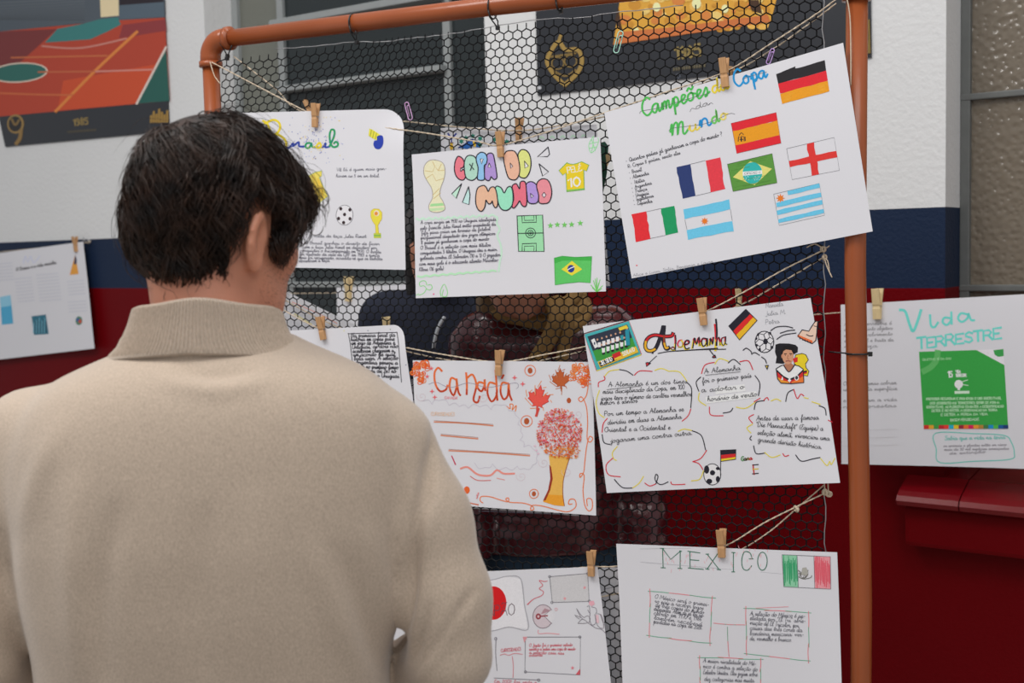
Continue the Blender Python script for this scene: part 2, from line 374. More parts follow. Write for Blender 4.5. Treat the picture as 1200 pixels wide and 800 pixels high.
class Ink:
    layer = 0
    def __init__(s, surf, z=(0, 0, 1)): s.S = surf; s.v = []; s.f = []; s.m = []; s.mats = []; s.k = 0.0; s.tr = lambda p: p; s.sc = 1.0; s.wk = 1.0; s.eps0 = .0003
    def zoom(s, ox, oy, k): s.tr = lambda p: (ox+p[0]/k, oy+p[1]/k); s.sc = 1.0/k; return s
    def mi(s, c):
        m = c if not isinstance(c, tuple) else ink(*c)
        if m not in s.mats: s.mats.append(m)
        return s.mats.index(m)
    def _e(s, st=2e-6): s.k = min(s.k+st, .0026); e = s.eps0+s.k; s.k += (1e-5 if st > 1e-5 else 0); return e
    def ribbon(s, P, w, c, eps=None):
        """P in photograph points, w in photograph points (number or list)"""
        if len(P) < 2: return
        P = [np.array(p[:2], float) for p in P]; n = len(P); eps = eps or s._e(); b = len(s.v)
        for i in range(n):
            t = P[min(i+1, n-1)]-P[max(i-1, 0)]; L = np.hypot(*t)
            t = t/L if L > 1e-9 else np.array([1., 0]); ww = (w[i] if isinstance(w, (list, tuple)) else w)/2
            nn = np.array([-t[1], t[0]])*ww; q = P[i]-(t*ww*.6 if i == 0 else 0)+(t*ww*.6 if i == n-1 else 0)
            s.v.append(s.S.loc(*(q+nn), eps)); s.v.append(s.S.loc(*(q-nn), eps))
        k = s.mi(c)
        for i in range(n-1): s.f.append((b+2*i, b+2*i+1, b+2*i+3, b+2*i+2)); s.m.append(k)
    def stroke(s, pts, w, c, smooth=True, closed=False, n=5):
        pts = [s.tr(p) for p in pts]
        if closed and not smooth: pts = pts+[pts[0]]
        P = catmull(pts, n, closed) if smooth else [np.array(p) for p in pts]
        if smooth and closed: P = P+[P[0], P[1]]
        s.ribbon(P, w*s.wk, c)
    def fill(s, pts, c, smooth=False, n=4, raw=False):
        P = [p if raw else s.tr(p) for p in pts]
        if smooth: P = catmull(P, n, True)
        P = [tuple(p[:2]) for p in P]; xs_ = [p[0] for p in P]; eps = s._e(1.5e-5 if max(xs_)-min(xs_) > 1.6 else 3e-6); tris = tessellate_polygon([[Vector((p[0], p[1], 0)) for p in P]])
        bm = bmesh.new(); vs_ = [bm.verts.new((p[0], p[1], 0)) for p in P]
        for t in tris:
            try: bm.faces.new([vs_[i] for i in t])
            except ValueError: pass
        if s.S.bend is not None:
            for _ in range(3):
                lg = [e for e in bm.edges if e.calc_length() > 9]
                if not lg: break
                bmesh.ops.subdivide_edges(bm, edges=lg, cuts=1, use_grid_fill=False)
                bmesh.ops.triangulate(bm, faces=[q for q in bm.faces if len(q.verts) > 3])
        bm.verts.index_update(); b = len(s.v); k = s.mi(c)
        for v in bm.verts: s.v.append(s.S.loc(v.co.x, v.co.y, eps))
        for q in bm.faces: s.f.append(tuple(b+v.index for v in q.verts)); s.m.append(k)
        bm.free()
    def ell(s, c, rx, ry, col, ang=0, w=None, n=20):
        a = math.radians(ang); P = [(c[0]+rx*math.cos(t)*math.cos(a)-ry*math.sin(t)*math.sin(a), c[1]+rx*math.cos(t)*math.sin(a)+ry*math.sin(t)*math.cos(a)) for t in np.linspace(0, 2*math.pi, n, endpoint=False)]
        if w: s.stroke(P+[P[0]], w, col, smooth=False)
        else: s.fill(P, col)
    def star(s, c, r, col, n=5, inner=.42, a0=-90):
        s.fill([(c[0]+(r if k % 2 == 0 else r*inner)*math.cos(math.radians(a0+k*180/n)), c[1]+(r if k % 2 == 0 else r*inner)*math.sin(math.radians(a0+k*180/n))) for k in range(2*n)], col)
    def quad_pt(s, q, a, b):
        return tuple(q[0][i]*(1-a)*(1-b)+q[1][i]*a*(1-b)+q[2][i]*a*b+q[3][i]*(1-a)*b for i in (0, 1))
    def stripes(s, q, cols, cuts, vertical=False):
        for i, c in enumerate(cols):
            if c is None: continue
            a, b = cuts[i], cuts[i+1]; r = (lambda x, y: s.quad_pt(q, x, y)) if not vertical else (lambda x, y: s.quad_pt(q, y, x))
            J = lambda: random.uniform(-.012, .012)
            P = [r(x/6+J()*.4, a+J()) for x in range(7)]+[r(1-x/6+J()*.4, b+J()) for x in range(7)]
            s.fill(P, c)
    def crayon(s, q, col, n=14, w=1.2, vertical=True):
        for k in range(n):
            t = (k+random.random())/n; a = random.uniform(0, .3); b = random.uniform(.7, 1)
            p, r = (s.quad_pt(q, t, a), s.quad_pt(q, t+random.uniform(-.04, .04), b)) if vertical else (s.quad_pt(q, a, t), s.quad_pt(q, b, t))
            s.stroke([p, r], w*random.uniform(.5, 1.2), col, smooth=False)
    def outline(s, q, w, c): s.stroke(list(q), w, c, smooth=False, closed=True)
    def text(s, txt, p0, p1, xh, w, col, font='script', jitter=.04, cols=None, slant=.12, fit=True):
        """handwriting whose base line runs from p0 to p1; xh = height of a small letter"""
        p0 = np.array(s.tr(p0)); p1 = np.array(s.tr(p1)); xh *= s.sc; L = np.hypot(*(p1-p0)); ex = (p1-p0)/L; ey = np.array([ex[1], -ex[0]])
        gl = []; x = 0
        for ch in txt:
            if ch == ' ': x += 6; gl.append(None); continue
            st_, adv = glyph(ch, font); gl.append((x, st_)); x += adv
        kx = L/max(x, 1); ky = xh/6.0; ci = 0
        for g in gl:
            if g is None: continue
            c = cols[ci % len(cols)] if cols else col; ci += 1; j = random.uniform(-jitter, jitter)*xh; kj = 1+random.uniform(-.08, .08)
            for stq in g[1]:
                P = catmull(stq, 3) if font == 'script' and len(stq) > 2 else [np.array(q, float) for q in stq]
                s.ribbon([p0+ex*((g[0]+q[0])*kx+slant*q[1]*ky)+ey*(q[1]*ky*kj+j) for q in P], w, c)
    def build(s, name, label=None):
        if not s.f: return None
        o = mesh_obj(name, s.v, s.f, s.mats, s.S.root, s.m)
        if label: o['label'] = label
        if name in STUFF: o['kind'] = 'stuff'
        s.v, s.f, s.m, s.mats = [], [], [], []; s.k = 0.0
        return o

# a hand: letters as pen strokes. x-height 6, ascender 12, descender -6
SCRIPT = {
'a': (9, '6,5 4,6 1,5 0,2 2,0 4,1 6,5 6,1 7,0 9,2'), 'b': (8, '0,2 3,9 3,12 1,11 1,1 3,0 5,2 5,5 6,5 8,4'), 'c': (8, '6,5 4,6 1,5 0,2 2,0 5,0 8,2'),
'd': (9, '6,5 4,6 1,5 0,2 2,0 4,1 6,5 7,12 6,5 6,1 7,0 9,2'), 'e': (7, '0,2 3,3 5,5 4,6 2,6 1,3 2,0 4,0 7,2'), 'f': (6, '0,2 3,8 4,12 2,12 2,4 2,-6 4,-4 3,0 6,2'),
'g': (9, '6,5 4,6 1,5 0,2 2,0 4,1 6,5 6,-4 4,-6 2,-4 9,2'), 'h': (8, '0,2 3,9 3,12 1,11 1,0 1,3 4,6 5,4 5,1 6,0 8,2'), 'i': (5, '0,2 2,6 2,1 3,0 5,2|2,9 2.5,9.5'),
'j': (5, '0,2 3,6 3,-4 1,-6 0,-4 5,2|3,9 3.5,9.5'), 'k': (7, '0,2 3,9 3,12 1,11 1,0 1,3 4,6 5,5 2,3 5,0 7,2'), 'l': (5, '0,2 3,9 3,12 1,11 1,1 2,0 5,2'),
'm': (10, '0,2 1,6 1,0 2,5 4,6 4,0 5,5 7,6 7,1 8,0 10,2'), 'n': (8, '0,2 1,6 1,0 2,5 4,6 5,4 5,1 6,0 8,2'), 'o': (8, '4,6 1,5 0,2 2,0 5,1 5,5 3,6 5,5 8,4'),
'p': (8, '0,2 2,6 2,-6 2,4 4,6 6,4 5,0 2,0 8,2'), 'q': (9, '6,5 4,6 1,5 0,2 2,0 4,1 6,5 6,-6 8,-3 9,2'), 'r': (7, '0,2 1,6 2,5 4,5 4,1 5,0 7,2'),
's': (6, '0,2 3,6 4,3 3,0 1,0 6,2'), 't': (6, '0,2 3,8 3,11 3,1 4,0 6,2|1,8 5,8'), 'u': (8, '0,2 1,6 1,1 3,0 5,3 5,6 5,1 6,0 8,2'), 'v': (8, '0,2 1,6 3,0 5,6 8,5'),
'w': (10, '0,2 1,6 2,0 4,5 6,0 8,6 10,5'), 'x': (7, '0,2 2,6 4,1 7,2|5,6 1,0'), 'y': (8, '0,2 1,6 2,1 5,3 6,6 5,-5 3,-6 2,-4 8,2'), 'z': (7, '0,5 4,6 1,1 4,0 4,-5 2,-5 7,2'),
'A': (11, '0,0 3,6 5,12 7,4 8,0|2,5 8,5 11,2'), 'B': (9, '1,0 1,12|0,12 6,11 6,7 1,6.5 7,5 7,1 1,0'), 'C': (9, '8,10 5,12 1,9 0,4 3,0 6,0 9,2'), 'D': (10, '1,0 1,12 6,10 8,5 5,0 0,0'),
'E': (8, '7,11 3,12 2,9 4,7 1,5 1,1 4,0 8,2'), 'F': (8, '2,0 2,12|0,12 8,12|2,7 6,7'), 'G': (9, '8,10 5,12 1,9 0,4 3,0 7,1 7,5 4,5'), 'I': (5, '2,12 2,0'), 'J': (7, '5,12 5,1 3,-2 0,0'),
'K': (9, '1,12 1,0|7,12 1,6 8,0'), 'L': (8, '2,12 1,1 2,0 8,1'), 'M': (12, '0,0 1,12 5,3 9,12 10,0 12,2'), 'N': (10, '0,0 1,12 7,0 8,12'), 'O': (10, '5,12 1,9 0,4 4,0 8,3 8,9 5,12 9,10'),
'P': (9, '1,0 1,12 6,12 7,8 5,6 1,6'), 'R': (9, '1,0 1,12 6,12 7,8 5,6 1,6 8,0'), 'S': (8, '7,11 3,12 1,9 6,5 6,1 2,0 0,2'), 'T': (9, '0,12 8,12|4,12 4,0'), 'U': (10, '0,12 1,2 4,0 7,3 8,12 8,1 10,2'),
'V': (9, '0,12 4,0 8,12'), 'X': (9, '0,12 8,0|8,12 0,0'), 'É': (8, '7,11 3,12 2,9 4,7 1,5 1,1 4,0 8,2|4,14 6,16'), 'Q': (10, '5,12 1,9 0,4 4,0 8,3 8,9 5,12|5,3 9,-1'),
'0': (7, '3,11 0,7 1,1 4,0 6,5 5,10 3,11'), '1': (5, '0,8 3,11 3,0'), '2': (7, '0,9 3,11 5,8 0,0 6,0'), '3': (7, '0,10 4,11 4,7 2,6 5,4 4,0 0,1'), '4': (7, '4,0 4,11 0,4 6,4'), '5': (7, '5,11 1,11 1,6 4,7 5,3 3,0 0,1'),
'6': (7, '5,10 2,9 0,4 2,0 5,2 4,5 0,4'), '7': (7, '0,11 6,11 2,0'), '8': (7, '3,6 0,9 3,11 5,9 1,4 2,0 5,2 3,6'), '9': (7, '5,9 2,11 0,8 3,6 5,9 4,0'),
'.': (4, '1,0 1.6,.6'), ',': (4, '2,1 1,-2'), ':': (4, '1,1 1.6,1.6|1,5 1.6,5.6'), '?': (6, '0,10 3,12 5,9 2,5 2,3|2,0 2.5,.5'), '!': (4, '1,12 1,4|1,0 1.4,.4'), '-': (7, '1,4 5,4'), '•': (6, '1,3 2,4 2,3 1,3.6'),
'(': (5, '4,13 1,9 1,3 4,-1'), ')': (5, '0,13 3,9 3,3 0,-1'), '"': (5, '1,12 1,9|3,12 3,9'), "'": (4, '1,12 1,9'), '/': (6, '0,0 5,12')}
BLOCK = {
'A': (9, '0,0 4,12 8,0|1.5,5 6.5,5'), 'B': (8, '0,0 0,12 5,12 6,9 5,6.5 0,6.5|5,6.5 7,3 5,0 0,0'), 'C': (8, '7,10 4,12 1,10 0,6 1,2 4,0 7,2'), 'D': (9, '0,0 0,12 5,11 8,6 5,1 0,0'), 'E': (8, '7,12 0,12 0,0 7,0|0,6 5,6'),
'F': (8, '7,12 0,12 0,0|0,6 5,6'), 'G': (9, '7,10 4,12 1,10 0,6 1,2 4,0 7,2 7,6 4,6'), 'H': (9, '0,0 0,12|7,0 7,12|0,6 7,6'), 'I': (4, '1,0 1,12'), 'L': (7, '0,12 0,0 6,0'), 'M': (11, '0,0 0,12 4.5,4 9,12 9,0'), 'N': (9, '0,0 0,12 7,0 7,12'),
'O': (9, '4,12 1,10 0,6 1,2 4,0 7,2 8,6 7,10 4,12'), 'P': (8, '0,0 0,12 5,12 7,9 5,6 0,6'), 'R': (9, '0,0 0,12 5,12 7,9 5,6 0,6|4,6 8,0'), 'S': (8, '7,10 4,12 1,10 1,7.5 6,5 7,2 4,0 0,2'), 'T': (9, '0,12 8,12|4,12 4,0'), 'U': (9, '0,12 0,3 3,0 6,1 7,4 7,12'),
'V': (9, '0,12 4,0 8,12'), 'X': (8, '0,0 7,12|0,12 7,0'), 'J': (7, '5,12 5,2 3,0 0,2'), 'Z': (8, '0,12 7,12 0,0 7,0'), '1': (5, '0,9 3,12 3,0'), '0': (8, '3.5,12 1,10 0,6 1,2 3.5,0 6,2 7,6 6,10 3.5,12'), '5': (8, '6,12 1,12 0,7 4,8 6,5 5,1 0,1'), '9': (8, '6,8 3,6 0,9 3,12 6,9 5,2 2,0'), '8': (8, '3,6.5 1,9 3,12 6,9 3,6.5 0,3 3,0 6,3 3,6.5'), '6': (8, '5,12 1,7 0,3 3,0 6,3 3,6 1,5')}
ACC = {'á': ('a', '4,8 6,11'), 'ã': ('a', '1,8 3,10 5,8 7,10'), 'â': ('a', '1,8 4,11 6,8'), 'à': ('a', '2,11 4,8'), 'é': ('e', '3,8 5,11'), 'ê': ('e', '1,8 3,11 5,8'), 'í': ('i', '2,8 4,11'), 'ó': ('o', '3,8 5,11'), 'õ': ('o', '0,8 2,10 4,8 6,10'), 'ô': ('o', '1,8 3,11 5,8'), 'ú': ('u', '3,8 5,11'), 'ç': ('c', '3,0 4,-2 2,-4'),
       'Ã': ('A', '1,13 3,15 5,13 7,15'), 'Á': ('A', '4,13 6,16')}
GC = {}
def glyph(ch, font):
    k = (ch, font)
    if k in GC: return GC[k]
    T = BLOCK if font == 'block' else SCRIPT; extra = None; c = ch
    if c in ACC: c, extra = ACC[c]
    if font == 'block' and c not in T: c = c.upper()
    if c not in T: T = SCRIPT
    adv, d = T.get(c, (6, '0,3 4,3'))
    st_ = [[tuple(float(t) for t in q.split(',')) for q in part.split()] for part in d.split('|')]
    if extra: st_ = st_+[[tuple(float(t) for t in q.split(',')) for q in extra.split()]]
    GC[k] = (st_, adv); return GC[k]

def new_sheet(label, plane, corners, d, bend=None, group=None, name='paper_sheet', nx=20, ny=14, cat='paper', corner=0.0):
    q = [plane.uv(*c, d) for c in corners]; u0 = (q[0][0]+q[1][0])/2; z0 = (q[2][1]+q[3][1])/2
    t = thing(name, plane, u0, d, z0, label, cat, group or 'school project sheets hung on twine')
    S = Surface(t, plane, corners, d, u0, z0, bend); S.grid('sheet', nx*(2 if corner else 1), ny*(2 if corner else 1), m_paper, corner)
    return S
def bend(b=.004, lift=.006, wave=.0015, ph=0.0, curl=None):
    def fn(a, t):
        w_ = -b*4*a*(1-a)*t + lift*t*t + wave*math.sin(a*5+ph)*math.sin(t*4+ph*2)
        if curl:
            ca, ct, ra, amp = curl; q = max(0, 1-math.hypot((a-ca)*1.4, t-ct)/ra); w_ += amp*q*q
        return w_
    return fn

# ------------------------------------------------------------------ clothes pegs
m_wood = mat('peg_wood', L3(196, 150, 104), 0.6, vary=.22, scale=90, stretch=(4, 4, .6))
m_wood2 = mat('peg_wood_pale', L3(222, 198, 150), 0.6, vary=.15, scale=90, stretch=(4, 4, .6))
m_spring = mat('spring_steel', L3(160, 160, 165), 0.35, metallic=.8, vary=.1)
def peg(plane, top, bot, d, label, m=None, side=1, wpx=9.5, turn=0.0, group=None):
    m = m or m_wood
    a = np.array(plane.uv(*top, d)); b = np.array(plane.uv(*bot, d)); L = np.linalg.norm(a-b); ang = math.atan2(a[0]-b[0], a[1]-b[1])
    t = thing('clothes_peg', plane, b[0], d, b[1], label, 'clothespin', group or 'wooden clothes pegs holding the sheets')
    W = L*.25/2; T = L*.062
    ca, sa = math.cos(ang), math.sin(ang)
    for k, sgn in enumerate((1, -1)):
        # side profile (y = away from the viewer): jaws meet at the bottom, handles splay at the top
        pr = [(0.0, .0), (T*1.1, .0), (T*1.3, L*.34), (T*1.0, L*.40), (T*1.0, L*.44), (T*1.4, L*.48), (T*2.6, L), (T*1.5, L), (0.0, L*.46)]
        q = MB(); N = len(pr); o = side*T*1.3*(1 if sgn < 0 else 0)
        V = []
        for x in (-W, W):
            for (y, z) in pr:
                xx = x+(o*(z/L)**2)*.9 if sgn < 0 else x
                yy = -y*sgn
                X = xx*math.cos(turn)-yy*math.sin(turn); Y = xx*math.sin(turn)+yy*math.cos(turn)
                V.append((X*ca+z*sa, Y, -X*sa+z*ca))
        F = [tuple(range(N)), tuple(range(2*N-1, N-1, -1))]+[(i, N+i, N+(i+1) % N, (i+1) % N) for i in range(N)]
        q.add(V, F); ob = q.build('prong', m, t)
        mod = ob.modifiers.new('bevel', 'BEVEL'); mod.width = .0006; mod.segments = 2
    q = MB(); zc = L*.42
    R2 = lambda x, y, z: ((x*math.cos(turn)-y*math.sin(turn))*ca+z*sa, x*math.sin(turn)+y*math.cos(turn), -(x*math.cos(turn)-y*math.sin(turn))*sa+z*ca)
    q.tube([R2(-W*1.12+W*2.24*s_/40, T*.62*math.cos(s_*1.6), zc+T*.62*math.sin(s_*1.6)) for s_ in range(41)], .0006, 5)
    q.tube([R2(W*1.1, -T*1.3, zc+.002), R2(W*1.1, T*.6, zc), R2(W*1.1, T*1.3, zc+.002)], .0006, 5)
    q.build('spring', m_spring, t, True)
    return t

# ------------------------------------------------------------------ twine
m_twine = mat('twine', L3(214, 196, 172), 0.85, vary=.18, scale=260, bump=400, bumpstr=.5)
def twine(label, pts, r=.0015, knot=None, tails=(), fuzz=0.0005, plane=FR, group=None):
    """pts: (px, py, d)"""
    P = []
    for px, py, d in pts:
        u, z = plane.uv(px, py, d); P.append((u, -d, z))
    P = catmull(P, 8); u0, z0 = P[0][0], min(p[2] for p in P)
    t = thing('twine_line', plane, u0, 0, z0, label, 'string', group or 'twine lines carrying the sheets')
    q = MB()
    for ph in (0, math.pi):        # two twisted strands
        pts2 = []; s_ = 0; prev = None
        dense = []
        for i in range(len(P)-1):
            L = np.linalg.norm(P[i+1]-P[i]); n = max(1, int(L/.004))
            for k in range(n): dense.append(P[i]+(P[i+1]-P[i])*k/n)
        dense.append(P[-1])
        for i, p in enumerate(dense):
            a = i*1.05+ph; pts2.append((p[0]-u0, p[1]+math.cos(a)*r*.45, p[2]-z0+math.sin(a)*r*.45))
        q.tube(pts2, r*.68, 5)
    q.build('cord', m_twine, t, True)
    for kx_, ky_, kd in (knot or []):
        u, z = plane.uv(kx_, ky_, kd); q = MB()
        for j in range(3):
            c0 = Vector((u-u0+random.uniform(-.002, .002), -kd, z-z0+random.uniform(-.002, .002))); ax = random.uniform(0, 3)
            q.tube([c0+Vector((.0042*math.cos(a)*math.cos(ax), .0042*math.cos(a)*math.sin(ax)+.001*j, .0042*math.sin(a))) for a in np.linspace(0, 2*math.pi, 13)], .0017, 6)
        q.build('knot', m_twine, t, True)
    for tl in tails:
        q = MB(); q.tube(catmull([(plane.uv(a, b, c)[0]-u0, -c, plane.uv(a, b, c)[1]-z0) for a, b, c in tl], 5), r*.8, 5); q.build('loose_end', m_twine, t, True)
    return t
# ================================================================== people: smooth bodies from distance fields
def surfnet(fn, lo, hi, h):
    lo = np.array(lo, float); hi = np.array(hi, float); n = np.ceil((hi-lo)/h).astype(int)+1
    ax = [lo[i]+h*np.arange(n[i]) for i in range(3)]
    Vv = np.empty(n, np.float32)
    for i0 in range(0, n[0], 24):
        X, Y, Z = np.meshgrid(ax[0][i0:i0+24], ax[1], ax[2], indexing='ij')
        Vv[i0:i0+24] = fn(np.stack([X, Y, Z], -1).reshape(-1, 3).astype(np.float32)).reshape(X.shape)
    S = Vv < 0; m = n-1
    act = np.zeros(m, bool); c = [S[a:m[0]+a, b:m[1]+b, d:m[2]+d] for a in (0, 1) for b in (0, 1) for d in (0, 1)]
    al = c[0].copy(); an = c[0].copy()
    for q in c[1:]: al &= q; an |= q
    act = an & ~al; idx = np.argwhere(act); id_ = np.full(m, -1, np.int64); id_[act] = np.arange(len(idx))
    pos = np.zeros((len(idx), 3)); cnt = np.zeros(len(idx))
    cor = [(a, b, d) for a in (0, 1) for b in (0, 1) for d in (0, 1)]
    for i, A_ in enumerate(cor):
        for B_ in cor[i+1:]:
            if sum(abs(A_[k]-B_[k]) for k in range(3)) != 1: continue
            va = Vv[idx[:, 0]+A_[0], idx[:, 1]+A_[1], idx[:, 2]+A_[2]]; vb = Vv[idx[:, 0]+B_[0], idx[:, 1]+B_[1], idx[:, 2]+B_[2]]
            mk = (va < 0) != (vb < 0); t = np.where(mk, va/np.where(mk, va-vb, 1), 0)
            pos += mk[:, None]*(np.array(A_)+t[:, None]*(np.array(B_)-np.array(A_))); cnt += mk
    V = lo+h*(idx+pos/cnt[:, None]); F = []
    for a in range(3):
        b, d = (a+1) % 3, (a+2) % 3
        sl0 = [slice(None)]*3; sl1 = [slice(None)]*3; sl0[a] = slice(0, -1); sl1[a] = slice(1, None)
        E = np.argwhere(S[tuple(sl0)] != S[tuple(sl1)])
        E = E[(E[:, b] > 0) & (E[:, d] > 0) & (E[:, b] < m[b]) & (E[:, d] < m[d])]
        if not len(E): continue
        s0 = S[tuple(E.T)]
        def cell(db, dd):
            q = E.copy(); q[:, b] += db; q[:, d] += dd; return id_[tuple(q.T)]
        q = np.stack([cell(-1, -1), cell(0, -1), cell(0, 0), cell(-1, 0)], 1); q[~s0] = q[~s0][:, ::-1]
        F.append(q)
    return V, np.concatenate(F)
def smin(a, b, k):
    h = np.clip(.5+.5*(b-a)/k, 0, 1); return b*(1-h)+a*h-k*h*(1-h)
def smax(a, b, k): return -smin(-a, -b, k)
def cap(P, a, b, r1, r2):
    a = np.array(a, np.float32); b = np.array(b, np.float32); ba = b-a; t = np.clip(((P-a)@ba)/ba.dot(ba), 0, 1)
    return np.linalg.norm(P-a-t[:, None]*ba, axis=1)-(r1+(r2-r1)*t)
def elli(P, c, r, R=None):
    q = P-np.array(c, np.float32)
    if R is not None: q = q@np.array(R, np.float32)
    r = np.array(r, np.float32); k0 = np.linalg.norm(q/r, axis=1); k1 = np.linalg.norm(q/(r*r), axis=1)+1e-9
    return k0*(k0-1)/k1
def chain(P, pts, k=.02):
    d = None
    for i in range(len(pts)-1):
        q = cap(P, pts[i][:3], pts[i+1][:3], pts[i][3], pts[i+1][3]); d = q if d is None else smin(d, q, k)
    return d
def rotz(a): c, s = math.cos(a), math.sin(a); return np.array([[c, -s, 0], [s, c, 0], [0, 0, 1]])
def rotx(a): c, s = math.cos(a), math.sin(a); return np.array([[1, 0, 0], [0, c, -s], [0, s, c]])
def roty(a): c, s = math.cos(a), math.sin(a); return np.array([[c, 0, s], [0, 1, 0], [-s, 0, c]])
SK = (.077, .097, .092)
def head_sdf(P):
    """+y is where the face looks, origin at the middle of the skull"""
    d = elli(P, (0, 0, 0), SK)
    d = smin(d, elli(P, (0, .035, -.045), (.062, .058, .085)), .03)          # face block
    d = smin(d, elli(P, (0, .05, -.090), (.051, .050, .036)), .03)           # jaw
    d = smin(d, elli(P, (0, .088, -.118), (.02, .014, .016)), .02)           # chin
    for s in (-1, 1):
        d = smin(d, cap(P, (s*.058, .0, -.055), (s*.042, .060, -.106), .017, .015), .022)   # jaw line
        d = smin(d, elli(P, (s*.046, .062, -.042), (.022, .02, .02)), .02)   # cheek bone
        d = smin(d, cap(P, (s*.012, .094, .006), (s*.042, .082, .006), .009, .008), .012)  # brow
        d = smax(d, -elli(P, (s*.032, .100, -.012), (.018, .014, .012)), .012)
    d = smin(d, cap(P, (0, .094, -.008), (0, .112, -.047), .008, .0115), .010)
    for s in (-1, 1): d = smin(d, elli(P, (s*.011, .104, -.05), (.008, .009, .007)), .006)
    d = smin(d, elli(P, (0, .094, -.076), (.022, .011, .006)), .006); d = smin(d, elli(P, (0, .094, -.086), (.018, .011, .0065)), .006)
    for s in (-1, 1):      # ears
        R = rotz(s*.42)@roty(s*.06)@rotx(.18); c = np.array([s*.087, -.008, -.034])
        e = elli(P, c, (.0085, .0185, .0315), R)
        e = smax(e, -elli(P, c+R@np.array([s*.009, .003, .003]), (.0085, .0115, .021), R), .004)
        t_ = [c+R@np.array([s*.002, .016*math.cos(a)*1.0, .029*math.sin(a)]) for a in np.linspace(-.3, math.pi*1.25, 8)]
        for i in range(7): e = smin(e, cap(P, t_[i], t_[i+1], .0036, .0036), .004)
        e = smin(e, elli(P, c+np.array([0, .006, -.028]), (.006, .009, .010)), .006)
        e = smin(e, cap(P, c+np.array([-s*.010, .006, 0]), c+np.array([-s*.012, .008, -.02]), .010, .010), .008)
        d = smin(d, e, .006)
    return d
def hand_sdf(P, wrist, dirv, palmn, curl=.5, sc=1.0):
    """wrist point, direction of the fingers, palm normal"""
    w_ = np.array(wrist, float); y = np.array(dirv, float); y /= np.linalg.norm(y); z = np.array(palmn, float); z -= y*z.dot(y); z /= np.linalg.norm(z); x = np.cross(y, z)
    R = np.stack([x, y, z], 1)
    d = elli(P, w_+R@np.array([0, .045, 0])*sc, np.array([.040, .052, .016])*sc, R); d = smin(d, cap(P, w_, w_+R@np.array([0, .02, 0])*sc, .026*sc, .028*sc), .02)
    for k, (ox, L) in enumerate(((-.030, .062), (-.010, .074), (.010, .070), (.029, .054))):
        p = np.array([ox, .085-abs(ox)*.2, 0]); a = 0; pts = [(*(w_+R@(p*sc)), .0095*sc)]
        for j, f_ in enumerate((.45, .32, .23)):
            a += curl*(.7+.25*j); p = p+np.array([ox*.06, math.cos(a)*L*f_, math.sin(a)*L*f_]); pts.append((*(w_+R@(p*sc)), (.0088-.0008*j)*sc))
        d = smin(d, chain(P, pts, .004), .006)
    p = np.array([-.030, .02, .006]); pts = [(*(w_+R@(p*sc)), .013*sc), (*(w_+R@(np.array([-.052, .048, .018])*sc)), .011*sc), (*(w_+R@(np.array([-.050, .078, .030])*sc)), .0085*sc)]
    return smin(d, chain(P, pts, .006), .010)
def sdf_obj(name, fn, lo, hi, h, m, parent=None, org=(0, 0, 0), post=None, smooth=1):
    V, F = surfnet(fn, lo, hi, h)
    if post is not None: V = post(V, F)
    elif smooth: V = laplace(V, F, smooth)
    V = V-np.array(org); me = bpy.data.meshes.new(name); me.from_pydata(V.tolist(), [], F.tolist()); me.materials.append(m)
    me.polygons.foreach_set('use_smooth', [True]*len(me.polygons)); me.update()
    o = bpy.data.objects.new(name, me); C.objects.link(o)
    if parent: o.parent = parent
    return o
def laplace(V, F, it, lam=.5):
    V = V.copy(); a = np.concatenate([F[:, k] for k in range(4)]+[F[:, (k+1) % 4] for k in range(4)]); b = np.concatenate([F[:, (k+1) % 4] for k in range(4)]+[F[:, k] for k in range(4)])
    n = np.bincount(a, minlength=len(V)).astype(float)+1e-9
    for _ in range(it):
        M = np.stack([np.bincount(a, V[b, c], minlength=len(V)) for c in range(3)], 1)/n[:, None]; V += lam*(M-V)
    return V
def vnormals(V, F):
    n = np.cross(V[F[:, 1]]-V[F[:, 0]], V[F[:, 2]]-V[F[:, 0]]); N = np.zeros_like(V)
    for k in range(F.shape[1]): np.add.at(N, F[:, k], n)
    return N/(np.linalg.norm(N, axis=1)[:, None]+1e-12)

def skin_mat(name, rgb):
    m = mat(name, rgb, 0.5, vary=.10, scale=28, bump=320, bumpstr=.12); b = m.node_tree.nodes['Principled BSDF']
    b.inputs['Subsurface Weight'].default_value = .12; b.inputs['Subsurface Radius'].default_value = (.012, .004, .002); return m
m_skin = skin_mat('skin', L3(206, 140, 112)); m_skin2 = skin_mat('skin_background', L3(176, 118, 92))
m_eye = mat('eye', L3(60, 45, 40), .2)

# ------------------------------------------------------------------ the man with his back to us
YM = 1.36; SCM = FPX/YM
org = np.array([at(250, 700, YM)[0], YM+.02, 0.0])
zpy = lambda py, Y=YM: at(250, py, Y)[2]
_py = [395, 405, 413, 420, 432, 450, 475, 510, 560, 620, 700, 760, 800, 900, 1010]
_a = [84, 96, 122, 142, 174, 199, 220, 234, 240, 236, 225, 213, 208, 205, 212]
_b = [.076, .082, .094, .100, .106, .112, .118, .126, .134, .138, .138, .134, .131, .128, .130]
_y = [.030, .026, .018, .014, .008, .002, -.002, -.002, 0, 0, .004, .008, .01, .014, .014]
zz = np.array([zpy(p) for p in _py])[::-1]; aa = np.array(_a)[::-1]/SCM; bb = np.array(_b)[::-1]; yy = np.array(_y)[::-1]
_zd = np.linspace(zz[0], zz[-1], 500); _kk = np.exp(-.5*(np.arange(-40, 41)*(_zd[1]-_zd[0])/.011)**2); _kk /= _kk.sum()
_sm = lambda v: np.convolve(np.pad(np.interp(_zd, zz, v), 40, mode='reflect', reflect_type='odd'), _kk, 'valid')
